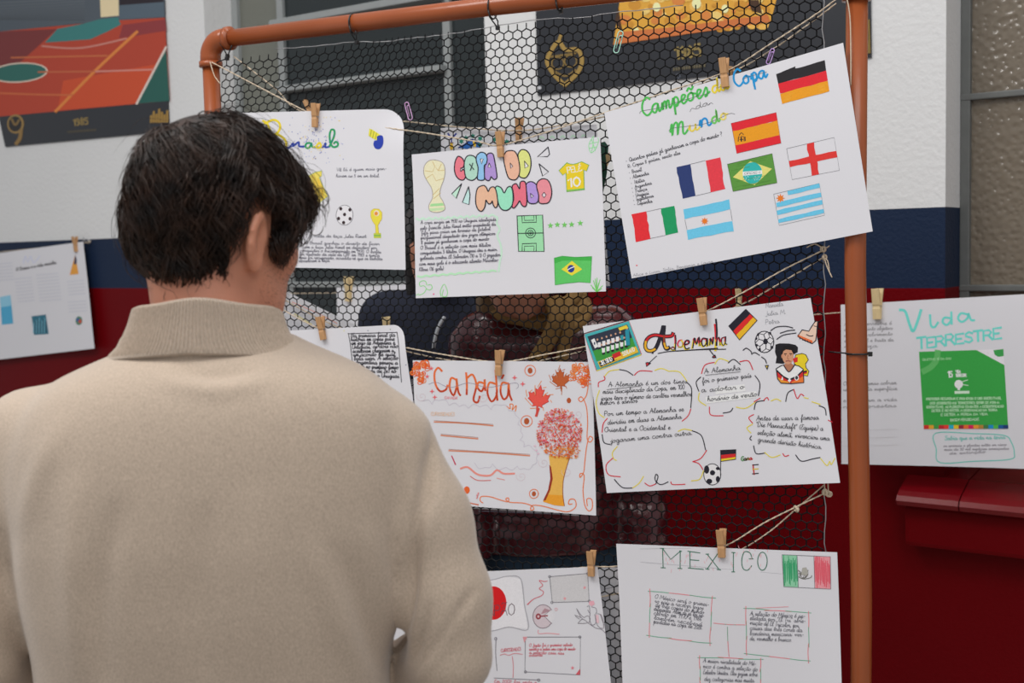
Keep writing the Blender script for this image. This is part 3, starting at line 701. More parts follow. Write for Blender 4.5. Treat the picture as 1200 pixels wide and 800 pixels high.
aa, bb, yy = _sm(aa), _sm(bb), _sm(yy); zz = _zd
xx0 = at(249, 420, YM)[0]; xx1 = at(252, 800, YM)[0]; z0_, z1_ = zpy(420), zpy(800)
def torso(P, off=0.0):
    z = P[:, 2]; a = np.interp(z, zz, aa)+off; b = np.interp(z, zz, bb)+off; cy = YM+np.interp(z, zz, yy); cxx = xx0+(xx1-xx0)*(z-z0_)/(z1_-z0_)
    n = 2.35; q = (np.abs((P[:, 0]-cxx)/a)**n+np.abs((P[:, 1]-cy)/b)**n)**(1/n); d = (q-1)*np.minimum(a, b)*.9
    return np.maximum(np.maximum(d, z-zz[-1]-off*.3), zz[0]-z-off)
def joint(px, py, Y, r): return (*at(px, py, Y), r)
armR = [joint(455, 524, 1.37, .056), joint(492, 612, 1.36, .0565), joint(519, 700, 1.345, .0510), joint(527, 768, 1.34, .0475)]
foreR = [joint(527, 768, 1.34, .0465), joint(470, 792, 1.50, .043), joint(400, 800, 1.60, .036)]
armL = [joint(38, 512, 1.37, .058), joint(0, 610, 1.36, .0575), joint(-17, 700, 1.345, .0535), joint(-22, 768, 1.34, .049)]
foreL = [joint(-22, 768, 1.34, .048), joint(60, 792, 1.50, .043), joint(160, 800, 1.60, .036)]
def sweater_sdf(P):
    d = torso(P)
    for up, fo in ((armR, foreR), (armL, foreL)):
        a = smin(chain(P, up, .03), chain(P, fo, .015), .012); kz = .005+.017*np.clip((P[:, 2]-zpy(625))/(zpy(530)-zpy(625)), 0, 1); d = smin(d, a, kz)
    return d
FOLDS = [  # creases in photograph points, width and depth
    ([(506, 520), (500, 560), (489, 620), (482, 680), (474, 730), (466, 772)], 8, .013),
    ([(556, 690), (520, 745), (486, 790)], 6, .007), ([(503, 705), (492, 750), (482, 775)], 5, .006), ([(540, 715), (515, 755), (490, 795)], 7, -.004),
    ([(470, 520), (492, 600), (488, 640)], 12, -.003),
    ([(395, 640), (425, 720), (450, 790)], 16, .004), ([(372, 650), (400, 730), (425, 800)], 18, -.0035), ([(432, 620), (455, 700), (470, 750)], 14, -.003),
    ([(140, 590), (118, 690), (120, 800)], 16, .0035), ([(90, 560), (85, 680), (95, 800)], 18, -.0035), ([(238, 600), (232, 700), (240, 800)], 22, .0025), ([(300, 590), (305, 700), (300, 800)], 24, -.002),
    ([(205, 432), (250, 440), (300, 432)], 9, .0028), ([(190, 446), (250, 456), (315, 446)], 11, -.002), ([(30, 540), (8, 640), (10, 700), (38, 800)], 14, .005), ([(20, 620), (40, 560), (70, 500)], 16, -.003),
    ([(505, 498), (509, 530), (507, 565), (500, 600)], 3.5, .003)]
def project(V):
    q = V-CAMP; z = q@fw; return 600+FPX*(q@RT)/z, 400-FPX*(q@UP)/z
def sweater_post(V, F):
    V = laplace(V, F, 8); N = vnormals(V, F); px, py = project(V); back = V[:, 1] < YM+.03; D = np.zeros(len(V))
    for pts, w_, dep in FOLDS:
        P = np.array(catmull(pts, 30)); best = np.zeros(len(V)); n_ = len(P)
        for k, p in enumerate(P): best = np.maximum(best, max(.0, math.sin(math.pi*(k+.5)/n_))**.7*np.exp(-((px-p[0])**2+(py-p[1])**2)/(w_*w_)))
        D -= dep*best*back*(1.6 if abs(dep) < .0045 else 1.0)
    for i in range(len(V)):
        x, y, z = V[i]; D[i] += .0022*noise.noise((x*8, y*8, z*2.6))+.0007*noise.noise((x*24, y*24, z*11))
    return V+N*D[:, None]
m_knit = bpy.data.materials.new('beige_knit'); m_knit.use_nodes = True
def knit(m, rgb, fine):
    nt = m.node_tree; b = nt.nodes['Principled BSDF']; b.inputs['Roughness'].default_value = .9; b.inputs['Sheen Weight'].default_value = .35; b.inputs['Sheen Roughness'].default_value = .5; b.inputs['Specular IOR Level'].default_value = .15
    tc = nt.nodes.new('ShaderNodeTexCoord'); mp = nt.nodes.new('ShaderNodeMapping'); mp.inputs['Scale'].default_value = (fine, fine, fine*.55); nt.links.new(tc.outputs['Object'], mp.inputs[0])
    n1 = nt.nodes.new('ShaderNodeTexNoise'); n1.inputs['Scale'].default_value = 1.0; n1.inputs['Detail'].default_value = 2; nt.links.new(mp.outputs[0], n1.inputs['Vector'])
    cr = nt.nodes.new('ShaderNodeValToRGB'); cr.color_ramp.elements[0].position = .3; cr.color_ramp.elements[1].position = .72
    cr.color_ramp.elements[0].color = (*[q*.84 for q in rgb], 1); cr.color_ramp.elements[1].color = (*[min(1, q*1.13) for q in rgb], 1)
    nt.links.new(n1.outputs['Fac'], cr.inputs[0]); nt.links.new(cr.outputs[0], b.inputs['Base Color'])
    bp = nt.nodes.new('ShaderNodeBump'); bp.inputs['Strength'].default_value = .35; bp.inputs['Distance'].default_value = .0012; nt.links.new(n1.outputs['Fac'], bp.inputs['Height']); nt.links.new(bp.outputs[0], b.inputs['Normal'])
knit(m_knit, L3(188, 170, 152), 620)
HC = at(256, 246, 1.405)                                   # middle of his skull
HR = rotz(math.radians(-39))@rotx(math.radians(-12))@roty(math.radians(3))
TOL = lambda P: (P-HC.astype(np.float32))@HR.astype(np.float32)   # world -> head
neck0 = HC+HR@np.array([0, -.022, -.06]); neck1 = at(252, 415, 1.375)
def man_body(P):
    d = head_sdf(TOL(P)); d = smin(d, cap(P, neck0, neck1, .056, .064), .03)
    t = torso(P, -.014)
    d = smin(d, t, .02)
    for up, fo in ((armR, foreR), (armL, foreL)):
        d = smin(d, chain(P, [(*q[:3], q[3]-.014) for q in up], .03), .015); d = smin(d, chain(P, [(*q[:3], q[3]-.011) for q in fo], .02), .015)
    return d
wR = np.array(foreR[-1][:3]); wL = np.array(foreL[-1][:3])
def man_all(P):
    d = man_body(P)
    h = smin(hand_sdf(P, wR, (-.9, .25, -.05), (0, -1, .15), .55), hand_sdf(P, wL, (.9, .25, -.12), (0, -1, -.1), .5), .004)
    return smin(d, h, .012)
lo = np.array([org[0]-.36, YM-.2, zz[0]-.01]); hi = np.array([org[0]+.36, YM+.44, HC[2]+.13])
man = sdf_obj('person', man_all, lo, hi, .0042, m_skin, org=org, smooth=3); man.location = org
tag(man, 'dark-haired man in a beige turtleneck sweater seen from behind reading the sheets', 'person')
sdf_obj('sweater', sweater_sdf, lo-np.array([0, .02, 0]), hi, .0048, m_knit, man, org, sweater_post)
# rib-knit collar
def collar():
    ns, nv = 150*8, 34; V = []; zb_ = at(243, 413, 1.255); zr = at(245, 351, 1.29)
    rimc = np.array([at(244, 368, 1.37)[0], 1.372, at(244, 368, 1.37)[2]]); basec = np.array([at(243, 412, 1.37)[0], 1.372, at(243, 412, 1.37)[2]])
    S_k = [0, .10, .22, .4, .65, 1]; X_k = [.1165, .1100, .1005, .0935, .0885, .0835]; Y_k = [.0905, .0905, .089, .087, .0845, .082]
    prof = [(s, 0) for s in np.linspace(-.12, 1, nv)]+[(1.03, -.004), (1.02, -.009), (.9, -.011), (.6, -.011)]
    for s, inn in prof:
        c = basec+(rimc-basec)*s; X = np.interp(s, S_k, X_k)+inn; Y = np.interp(s, S_k, Y_k)+inn; ribk = 1 if inn > -.008 else .3
        if s < 0: X -= .005; Y -= .007
        for k in range(ns):
            ph = 2*math.pi*k/ns; rib = .00115*math.cos(ph*150)*ribk*(1 if s > .05 else 0)
            x = (X+rib)*math.sin(ph); y = -(Y+rib)*math.cos(ph)
            back = math.cos(ph); zt_ = (zr[2]-rimc[2])*back*.95*max(0, s)+(zb_[2]-basec[2])*back*(1-max(0, min(1, s)))
            V.append((c[0]+x-org[0], c[1]+y-org[1], c[2]+zt_+.0016*math.sin(ph*5+1)*s-(.004+.006*abs(math.sin(ph)))*max(0, 1-max(0, s)*3)))
    F = []; n = len(prof)
    for j in range(n-1):
        for k in range(ns): k2 = (k+1) % ns; F.append((j*ns+k, j*ns+k2, (j+1)*ns+k2, (j+1)*ns+k))
    mk = bpy.data.materials.new('rib_knit'); mk.use_nodes = True; knit(mk, L3(186, 169, 152), 500)
    mesh_obj('collar', V, F, mk, man, smooth=True)
collar()
# eyes, trousers and shoes
for s in (-1, 1):
    p = HC+HR@np.array([s*.032, .083, -.012])-org; q = MB(); q.ellipsoid((0, 0, 0), (.0118, .0118, .0118)); e = q.build('eye', m_eye, man, True); e.location = p
def legs(P, ox, oy, ztop, off=0.0):
    d = elli(P, (ox, oy, ztop-.06), (.185+off, .125+off, .13))
    for s in (-1, 1): d = smin(d, chain(P, [(ox+s*.095, oy, ztop-.08, .098+off), (ox+s*.105, oy+.02, .50, .072+off), (ox+s*.11, oy-.01, .085, .058+off)], .03), .03)
    return np.maximum(d, P[:, 2]-ztop)
m_trous = mat('dark_trousers', L3(40, 42, 50), .85, vary=.15, scale=80)
sdf_obj('trousers', lambda P: legs(P, org[0], org[1], zz[0]+.03), (org[0]-.3, org[1]-.25, .02), (org[0]+.3, org[1]+.25, zz[0]+.06), .011, m_trous, man, org)
m_shoe = mat('brown_shoe', L3(70, 48, 36), .5, vary=.1)
for s in (-1, 1):
    fn = lambda P, s=s: np.maximum(smin(elli(P, (org[0]+s*.11, org[1]+.05, .035), (.047, .135, .045)), cap(P, (org[0]+s*.11, org[1]-.03, .04), (org[0]+s*.11, org[1]-.02, .10), .045, .045), .03), -P[:, 2])
    sdf_obj('shoe', fn, (org[0]+s*.11-.07, org[1]-.13, -.005), (org[0]+s*.11+.07, org[1]+.22, .16), .007, m_shoe, man, org)

# hair: a soft under-layer and some thousands of locks
def hair_line(q):
    """negative where hair grows (head coordinates)"""
    x, y, z = q[:, 0], q[:, 1], q[:, 2]; ax_ = np.abs(x)
    lim = np.interp(y, [-.11, -.085, -.06, -.045, -.028, -.022, .013, .020, .036, .046, .062, .085, .11], [-.100, -.099, -.090, -.080, -.066, .002, .006, -.038, -.042, .0, .016, .040, .046])
    return lim-z
m_hair = bpy.data.materials.new('dark_brown_hair'); m_hair.use_nodes = True
def hairmat(m, c0, c1):
    nt = m.node_tree; b = nt.nodes['Principled BSDF']; b.inputs['Roughness'].default_value = .42; b.inputs['Specular IOR Level'].default_value = .35
    tc = nt.nodes.new('ShaderNodeTexCoord'); n1 = nt.nodes.new('ShaderNodeTexNoise'); n1.inputs['Scale'].default_value = 45; nt.links.new(tc.outputs['Object'], n1.inputs['Vector'])
    cr = nt.nodes.new('ShaderNodeValToRGB'); cr.color_ramp.elements[0].position = .35; cr.color_ramp.elements[1].position = .7; cr.color_ramp.elements[0].color = (*c0, 1); cr.color_ramp.elements[1].color = (*c1, 1)
    nt.links.new(n1.outputs['Fac'], cr.inputs[0]); nt.links.new(cr.outputs[0], b.inputs['Base Color'])
hairmat(m_hair, L3(22, 14, 10), L3(64, 43, 32))
def under(P):
    q = TOL(P); d = elli(q, (0, -.004, .006), (SK[0]+.009, SK[1]+.010, SK[2]+.012)); return smax(d, hair_line(q)+.010, .012)
sdf_obj('hair', under, HC-.15, HC+.15, .005, m_hair, man, org)
def strands(n, K, Lm, r, seed, crown, mode, liftmax, wav):
    rg = np.random.default_rng(seed); u = rg.normal(size=(n*4, 3)); u /= np.linalg.norm(u, axis=1)[:, None]; RR = np.array(SK)+.002
    p = u*RR; p = p[hair_line(p) < -.001][:n]; n = len(p); L = Lm*rg.uniform(.65, 1.15, n); mg = -hair_line(p); L = np.minimum(L, .012+mg*.95*rg.uniform(.8, 1.25, n)); L = np.where(p[:, 2] > .05, np.maximum(L, Lm*.7), L)
    lay = rg.uniform(.15, 1, n)**.7*np.array([1+.75*noise.noise((a*17, b*17, c*17+4)) for a, b, c in p]); ph = np.array([noise.noise((a*22, b*22, c*22+seed)) for a, b, c in p])*7+rg.normal(0, .35, n)
    ph2 = np.array([noise.noise((a*14+9, b*14, c*14+seed)) for a, b, c in p])
    pts = []; pos = p.copy()
    down = HR.T@np.array([0, 0, -1.0])
    front = np.clip((p[:, 1]-.0)/.06, 0, 1)*np.clip((p[:, 2]-.02)/.04, 0, 1)
    for k in range(K):
        t = k/(K-1); g = np.linalg.norm(pos/RR, axis=1); nrm = pos/RR**2; nrm /= np.linalg.norm(nrm, axis=1)[:, None]
        lift = liftmax*lay*np.sin(np.minimum(1, t*1.25+.08)*math.pi*.62)+.001
        surf = pos/g[:, None]; pts.append(surf+nrm*lift[:, None])
        away = pos-np.array(crown); away /= np.linalg.norm(away, axis=1)[:, None]
        side = np.stack([np.full(n, .75), np.full(n, .55), np.zeros(n)], 1)
        dv = away*(.9-.4*t)+down*(.45+.5*t)*(1-front)[:, None]+side*(front*.9)[:, None]+ph2[:, None]*.5*np.cross(nrm, away)
        dv -= nrm*(dv*nrm).sum(1)[:, None]; dv /= np.linalg.norm(dv, axis=1)[:, None]+1e-9
        sd = np.cross(nrm, dv); dv = dv+sd*(wav*np.sin(ph+t*7.0))[:, None]
        pos = surf+dv*(L/(K-1))[:, None]
    pts = np.stack(pts, 1)                                        # n,K,3 in head coordinates
    ear = ((pts[..., 1] > -.026) & (pts[..., 1] < .014) & (pts[..., 2] < -.006) & (pts[..., 2] > -.075) & (np.abs(pts[..., 0]) > .05)).any(1)
    pts = pts[~ear]; n = len(pts)
    pts = pts@HR.T+(HC-org)
    tg = np.gradient(pts, axis=1); tg /= np.linalg.norm(tg, axis=2)[..., None]+1e-9
    a = np.cross(tg, np.array([.3, .5, .81])); a /= np.linalg.norm(a, axis=2)[..., None]+1e-9; b = np.cross(tg, a)
    taper = np.interp(np.linspace(0, 1, K), [0, .6, 1], [1, .9, .15]); rr = (r*rg.uniform(.6, 1.3, n))[:, None]*taper[None]
    V = np.stack([pts+(a*math.cos(q)+b*math.sin(q))*rr[..., None] for q in (0, 2.094, 4.189)], 2).reshape(-1, 3)
    base = (np.arange(n)*K*3)[:, None, None]+(np.arange(K-1)*3)[None, :, None]; F = []
    for j in range(3):
        j2 = (j+1) % 3; F.append(np.stack([base+j, base+j2, base+3+j2, base+3+j], -1).reshape(-1, 4))
    return V, np.concatenate(F)
CROWN = (-.012, -.050, .082)
V, F = strands(10000, 8, .062, .00075, 3, CROWN, 0, .021, .80)
h = mesh_obj('hair_strands', V.tolist(), F.tolist(), m_hair, man, smooth=True); h['kind'] = 'stuff'
V, F = strands(420, 9, .078, .00035, 11, CROWN, 0, .034, .8)
h = mesh_obj('loose_hairs', V.tolist(), F.tolist(), m_hair, man, smooth=True); h['kind'] = 'stuff'
# curls of the fringe beside the temple
q = MB()
for k in range(26):
    c = HC+HR@np.array([.050+random.uniform(-.012, .014), .088+random.uniform(-.012, .008), .022+random.uniform(-.03, .025)]); c0 = c-org; R = random.uniform(.006, .013); a0 = random.uniform(0, 6); e1 = Vector((random.uniform(-1, 1), random.uniform(-.3, .3), random.uniform(-.4, .4))).normalized(); e2 = Vector((random.uniform(-.3, .3), random.uniform(-.5, .5), 1)).normalized()
    q.tube([Vector(c0)+e1*R*math.cos(a0+t)+e2*R*math.sin(a0+t)*1.3+Vector((t*.0012, 0, -t*.0015)) for t in np.linspace(0, 5.2, 14)], [.0006]*12+[.0004, .0002], 4)
q.build('fringe_curls', m_hair, man, True)['kind'] = 'stuff'
# stubble along the jaw
rg = np.random.default_rng(5); q = MB(); cnt = 0
m_stub = mat('stubble', L3(70, 48, 40), .7)
V_ = np.array([v.co[:] for v in man.data.vertices])+org; Lc = TOL(V_.astype(np.float32))
sel = np.where((Lc[:, 2] < -.052) & (Lc[:, 2] > -.130) & (Lc[:, 1] > .020) & (np.abs(Lc[:, 0]) > .018))[0]; rg.shuffle(sel)
for i in sel[:2600]:
    p = Vector(V_[i]-org)+Vector(rg.normal(0, .0016, 3)); nrm = man.data.vertices[int(i)].normal; q.add([p+Vector((.00035, 0, 0)), p-Vector((.00035, 0, 0)), p+nrm*.0022+Vector((0, 0, -.001))], [(0, 1, 2)])
q.build('stubble', m_stub, man)['kind'] = 'stuff'

# ------------------------------------------------------------------ two people reading the other side
def figure(loc, face, sc, label, jacket_m, trous_m, hair_m, hairfn, puff=0.0, headyaw=0.0, headoff=(0, 0, 0), jw=.0, hem=.80):
    """standing figure facing local +y; loc on the floor"""
    hc = np.array([0, .03, 1.585])+np.array(headoff); HRr = rotz(headyaw)
    ck = lambda s: ([(s*.165, 0, 1.37, .052), (s*.215, -.015, 1.10, .044), (s*.22, .07, .875, .034)])
    def tors(P, o):
        d = elli(P, (0, 0, 1.22), (.165+o+jw, .105+o, .20+o)); d = smin(d, elli(P, (0, 0, 1.00), (.145+o+jw, .10+o, .18+o)), .05); d = smin(d, elli(P, (0, 0, .88), (.155+o, .105+o, .11+o)), .04)
        return smin(d, cap(P, (-.13, 0, 1.37), (.13, 0, 1.37), .06+o, .06+o), .06)
    def body(P):
        d = head_sdf((P-hc.astype(np.float32))@HRr.astype(np.float32)); d = smin(d, cap(P, (0, -.01, 1.36), hc+np.array([0, -.01, -.06]), .056, .052), .03); d = smin(d, tors(P, -.012), .03)
        for s in (-1, 1):
            a = ck(s); d = smin(d, chain(P, [(*q[:3], q[3]-.008) for q in a], .02), .02); d = smin(d, hand_sdf(P, a[-1][:3], (0, .25, -1), (-s, .2, 0), .45), .01)
        return d
    r = sdf_obj('person', body, (-.33, -.2, .72), (.33, .2, 1.74), .007, m_skin2); r.location = loc; r.rotation_euler = (0, 0, face); r.scale = (sc, sc, sc); tag(r, label, 'person')
    def jk(P):
        d = tors(P, .012+puff*.6)
        for s in (-1, 1): d = smin(d, chain(P, [(*q[:3], q[3]+.010+puff*.7) for q in ck(s)], .03), .03)
        if puff: d = d-.007*np.abs(np.sin(P[:, 2]*math.pi/.075+.4*np.sin(P[:, 0]*9)))-.003*np.sin(P[:, 0]*40)*np.sin(P[:, 2]*33)
        d = smin(d, smax(cap(P, (0, -.015, 1.40), (0, .005, 1.46), .082, .078), -cap(P, (0, -.015, 1.3), (0, .012, 1.5), .066, .068), .006), .02)
        d = smax(d, -cap(P, (0, .0, 1.38), (0, .03, 1.6), .058, .070), .01)
        return np.maximum(d, hem-P[:, 2])
    sdf_obj('jacket', jk, (-.42, -.26, .77), (.42, .28, 1.52), .008, jacket_m, r)
    sdf_obj('trousers', lambda P: legs(P, 0, 0, .90, -.012), (-.25, -.2, .02), (.25, .2, .93), .011, trous_m, r)
    for s in (-1, 1):
        fn = lambda P, s=s: np.maximum(smin(elli(P, (s*.11, .05, .035), (.045, .125, .045)), cap(P, (s*.11, -.03, .04), (s*.11, -.02, .10), .045, .045), .03), -P[:, 2])
        sdf_obj('shoe', fn, (s*.11-.07, -.13, -.005), (s*.11+.07, .22, .16), .009, m_shoe, r)
    def hr(P):
        q = (P-hc.astype(np.float32))@HRr.astype(np.float32); return hairfn(q)
    sdf_obj('hair', hr, hc+np.array([-.16, -.18, -.30]), hc+np.array([.16, .15, .15]), .006, hair_m, r)
    for s in (-1, 1):
        q = MB(); q.ellipsoid((0, 0, 0), (.0118,)*3); e = q.build('eye', m_eye, r, True); e.location = hc+HRr@np.array([s*.032, .083, -.012])
    return r
def bob(q):
    d = elli(q, (0, -.004, .008), (SK[0]+.014, SK[1]+.013, SK[2]+.014)); d = smin(d, elli(q, (0, -.04, -.07), (.085, .062, .10)), .03)
    for s in (-1, 1): d = smin(d, cap(q, (s*.072, -.005, -.03), (s*.070, .0, -.15), .024, .018), .02)
    d = smax(d, -elli(q, (0, .095, -.055), (.058, .085, .095)), .01); return d-.003*np.sin(q[:, 0]*230)*.6
def longh(q):
    d = elli(q, (0, -.004, .008), (SK[0]+.014, SK[1]+.013, SK[2]+.014)); d = smin(d, elli(q, (0, -.045, -.09), (.09, .055, .15)), .03)
    d = smax(d, -elli(q, (0, .095, -.05), (.060, .085, .10)), .01); return d-.003*np.sin(q[:, 0]*200+q[:, 2]*20)*.7
m_black_hair = mat('black_hair', L3(26, 22, 22), .4, vary=.3, scale=60, stretch=(6, 6, .5)); m_fair = mat('fair_hair', L3(120, 92, 56), .45, vary=.3, scale=60, stretch=(6, 6, .5))
m_navy = mat('navy_cloth', L3(25, 31, 50), .85, vary=.15, scale=40); m_burg = mat('burgundy_nylon', L3(84, 28, 34), .16, vary=.2, scale=20, bump=26, bumpstr=1.0, spec=.7)
m_teal = mat('teal_denim', L3(38, 62, 82), .85, vary=.2, scale=120)
pN = at(493, 300, 3.02); navy = figure((pN[0]+.05, 3.10, 0), math.pi-.15, 1.0, 'dark-haired person in a navy jacket standing behind the netting', m_navy, m_trous, m_black_hair, bob, headyaw=.1)
pB = at(622, 300, 2.80); burg = figure((pB[0]+.035, 2.78, 0), math.pi+.2, .965, 'person in a shiny burgundy padded jacket and olive scarf behind the netting', m_burg, m_teal, m_fair, longh, puff=.014, headoff=(.085, .02, -.015), hem=.875)
q = MB(); q.tube(catmull([at(521, 371, 2.93), at(514, 383, 2.925), at(510, 396, 2.92), at(508, 408, 2.92)], 5), .0045, 8); o = q.build('zip_pull', mat('white_cord', L3(200, 205, 210), .6), None, True)
bpy.context.view_layer.update(); o.parent = navy; o.matrix_parent_inverse = navy.matrix_world.inverted(); o['label'] = 'white cord on the navy jacket'
m_scarf = mat('olive_scarf', L3(150, 116, 66), .85, vary=.3, scale=50, bump=120, bumpstr=.6)
def scarf():
    q = MB(); c = at(628, 348, 2.78)
    for k, (dz, R, r) in enumerate(((0, .088, .021), (-.022, .098, .019), (.020, .082, .017))):
        q.tube([(c[0]+R*1.15*math.cos(a), 2.775+R*math.sin(a)*.95, c[2]+dz-.020*math.sin(-a)+.010*math.sin(3*a+k)-.02*math.cos(a+.9)) for a in np.linspace(0, 2*math.pi, 33)], r, 10)
    for pts in ([(652, 350), (656, 372), (648, 395), (632, 420), (622, 450)], [(664, 350), (666, 380), (660, 410), (656, 450)], [(642, 352), (650, 372), (640, 398), (624, 424)]):
        q.tube(catmull([at(a, b, 2.66-.03*(i > 0)) for i, (a, b) in enumerate(pts)], 5), .014, 8)
    o = q.build('scarf', m_scarf, None, True); o.parent = burg; o.matrix_parent_inverse = burg.matrix_world.inverted(); o['label'] = 'olive scarf wound round the neck'
scarf()
# ================================================================== twine, pegs and sheets on the frame
twine('front twine of the top row, running from the left post to the right post',
      [(246, 72, .019), (262, 80, .014), (300, 100, .006), (358, 130, .007), (371, 133, .007), (430, 146, .007), (500, 156, .007), (560, 166, .006), (586, 170, .007), (640, 155, .006), (700, 135, .006), (780, 108, .007), (850, 84, .008), (905, 50, .008), (960, 14, .010), (1001, -18, .021)],
      tails=[[(246, 72, .020), (249, 82, .022), (252, 90, .021), (258, 98, .021)], [(992, -4, .022), (996, 20, .021), (997, 60, .021), (997, 100, .021)]])
twine('back twine of the top row, weaving behind the black netting',
      [(274, 66, -.004), (300, 86, -.005), (325, 106, -.005), (352, 130, -.006), (420, 140, -.006), (470, 142, -.006), (540, 149, -.006), (607, 153, -.008), (660, 146, -.006), (740, 128, -.006), (858, 84, -.008), (905, 58, -.005), (940, 34, -.004), (980, 4, -.006)])
twine('front twine of the middle row, tied to the edge wire below the flags sheet',
      [(330, 362, .006), (377, 386, .007), (430, 398, .007), (480, 408, .006), (530, 417, .006), (586, 424, .007), (640, 415, .006), (690, 405, .006), (760, 388, .007), (824, 366, .008), (870, 343, .006), (920, 315, .004), (967, 292, .002)], knot=[(965, 292, .004)],
      tails=[[(964, 291, .006), (955, 286, .010), (945, 290, .009)], [(966, 292, .004), (972, 288, .005)]])
twine('back twine of the middle row, weaving behind the netting to the edge wire',
      [(335, 352, -.006), (380, 376, -.006), (440, 400, -.006), (482, 413, -.005), (540, 424, -.006), (600, 428, -.006), (690, 410, -.006), (780, 390, -.006), (866, 358, -.008), (900, 340, -.003), (966, 301, -.002)], knot=[(966, 302, .002)],
      tails=[[(966, 302, .004), (969, 312, .005), (975, 325, .007)], [(966, 302, .003), (970, 306, .004), (972, 318, .003)]])
twine('front twine of the bottom row, tied to the edge wire below the Alemanha sheet',
      [(480, 672, .006), (560, 670, .006), (640, 668, .007), (693, 664, .008), (725, 663, .006), (790, 652, .007), (846, 641, .008), (900, 610, .005), (968, 577, .002)], knot=[(966, 577, .004), (971, 578, .003)], tails=[[(966, 566, .003), (967, 580, .004)], [(970, 564, .004), (971, 579, .004)]])
twine('back twine of the bottom row, weaving behind the netting under the Alemanha sheet',
      [(700, 700, -.005), (745, 690, -.005), (800, 672, -.006), (862, 647, -.006), (900, 624, -.002), (932, 597, -.002), (966, 568, -.002)], knot=[(933, 596, .003)])

PAPER = []
B = bend
brasil = new_sheet('white sheet lettered Brasil in yellow and green with a football and shirt drawing', FR, [(262, 133), (471, 127), (477, 316), (270, 312)], .012, B(.004, .006, .002, 1, curl=(1.0, 0, .30, -.016)), corner=.10)
copa = new_sheet('white sheet lettered COPA DO MUNDO in bubble letters with a trophy and pitch', FR, [(482, 181), (703, 160), (712, 341), (490, 349)], .012, B(.005, .008, .002, 2))
camp = new_sheet('tilted white sheet of eight coloured flags headed Campeões da Copa', FR, [(708, 132), (988, 50), (1023, 271), (741, 326)], .026, B(.003, .004, .0015, 3))
argen = new_sheet('white sheet with a boxed handwritten text beside the man\'s shoulder', FR, [(325, 388), (471, 380), (496, 545), (335, 556)], .012, B(.003, .006, .002, 4, curl=(1, 0, .25, -.008)), corner=.07)
canada = new_sheet('white sheet lettered Canadá in orange with maple leaves and a tree', FR, [(484, 422), (694, 424), (700, 603), (492, 588)], .012, B(.004, .008, .002, 5))
alem = new_sheet('white sheet lettered Alemanha in black, red and gold with a team sticker', FR, [(683, 382), (950, 349), (985, 565), (712, 577)], .022, B(.004, .004, .002, 6))
japao = new_sheet('white sheet with a red sun flag marked Japão and pencil sketches', FR, [(452, 674), (700, 664), (722, 838), (462, 848)], .012, B(.004, .008, .002, 7))
mexico = new_sheet('white sheet lettered MEXICO in green with a green, white and red flag', FR, [(722, 637), (981, 647), (988, 832), (732, 826)], .020, B(.004, .006, .002, 8))
# sheets on the far side of the netting
back1 = new_sheet('sheet behind the netting showing its top edge above the Brasil sheet', FR, [(276, 133), (440, 128), (446, 300), (284, 304)], -.014, B(.002, -.004, .001, 1))
back2 = new_sheet('sheet behind the netting with a blue bird drawing, above the COPA DO MUNDO sheet', FR, [(516, 150), (699, 146), (714, 335), (520, 342)], -.014, B(.002, -.004, .001, 2))
back3 = new_sheet('sheet behind the netting peeping out below the Canadá sheet', FR, [(482, 444), (672, 436), (679, 605), (492, 592)], -.014, B(.002, -.003, .001, 3))
back4 = new_sheet('sheet behind the netting between the Japão and MEXICO sheets', FR, [(520, 672), (738, 664), (748, 840), (530, 846)], -.014, B(.002, -.003, .001, 4))
back5 = new_sheet('slanting sheet behind the netting beside the man\'s chin', FR, [(296, 322), (460, 402), (384, 560), (220, 480)], -.016, B(.001, -.003, .001, 5))

peg(FR, (369, 121), (369, 149), .0165, 'front clothes peg on the Brasil sheet')
peg(FR, (358, 117), (364, 135), -.006, 'tilted clothes peg behind the netting, left of the Brasil sheet\'s peg', side=-1, turn=.6)
peg(FR, (585, 154), (587, 184), .0165, 'clothes peg on the COPA DO MUNDO sheet')
peg(FR, (608, 138), (608, 166), -.012, 'clothes peg behind the netting, up right of the COPA DO MUNDO sheet\'s peg')
peg(FR, (847, 68), (850, 102), .0305, 'clothes peg on the flags sheet headed Campeões')
peg(FR, (857, 78), (854, 100), -.010, 'clothes peg behind the flags sheet, only its end showing')
peg(FR, (374, 371), (379, 398), .0165, 'clothes peg beside the man\'s chin on the boxed text sheet')
peg(FR, (452, 371), (453, 396), -.012, 'pale clothes peg behind the top edge of the boxed text sheet', m_wood2)
peg(FR, (585, 410), (584, 440), .0165, 'clothes peg on the Canadá sheet')
peg(FR, (821, 349), (825, 381), .0265, 'clothes peg on the Alemanha sheet')
peg(FR, (865, 338), (866, 362), -.010, 'pale clothes peg behind the top edge of the Alemanha sheet', m_wood2)
peg(FR, (692, 645), (693, 675), .0165, 'clothes peg on the Japão sheet')
peg(FR, (844, 620), (846, 653), .0245, 'clothes peg on the MEXICO sheet')

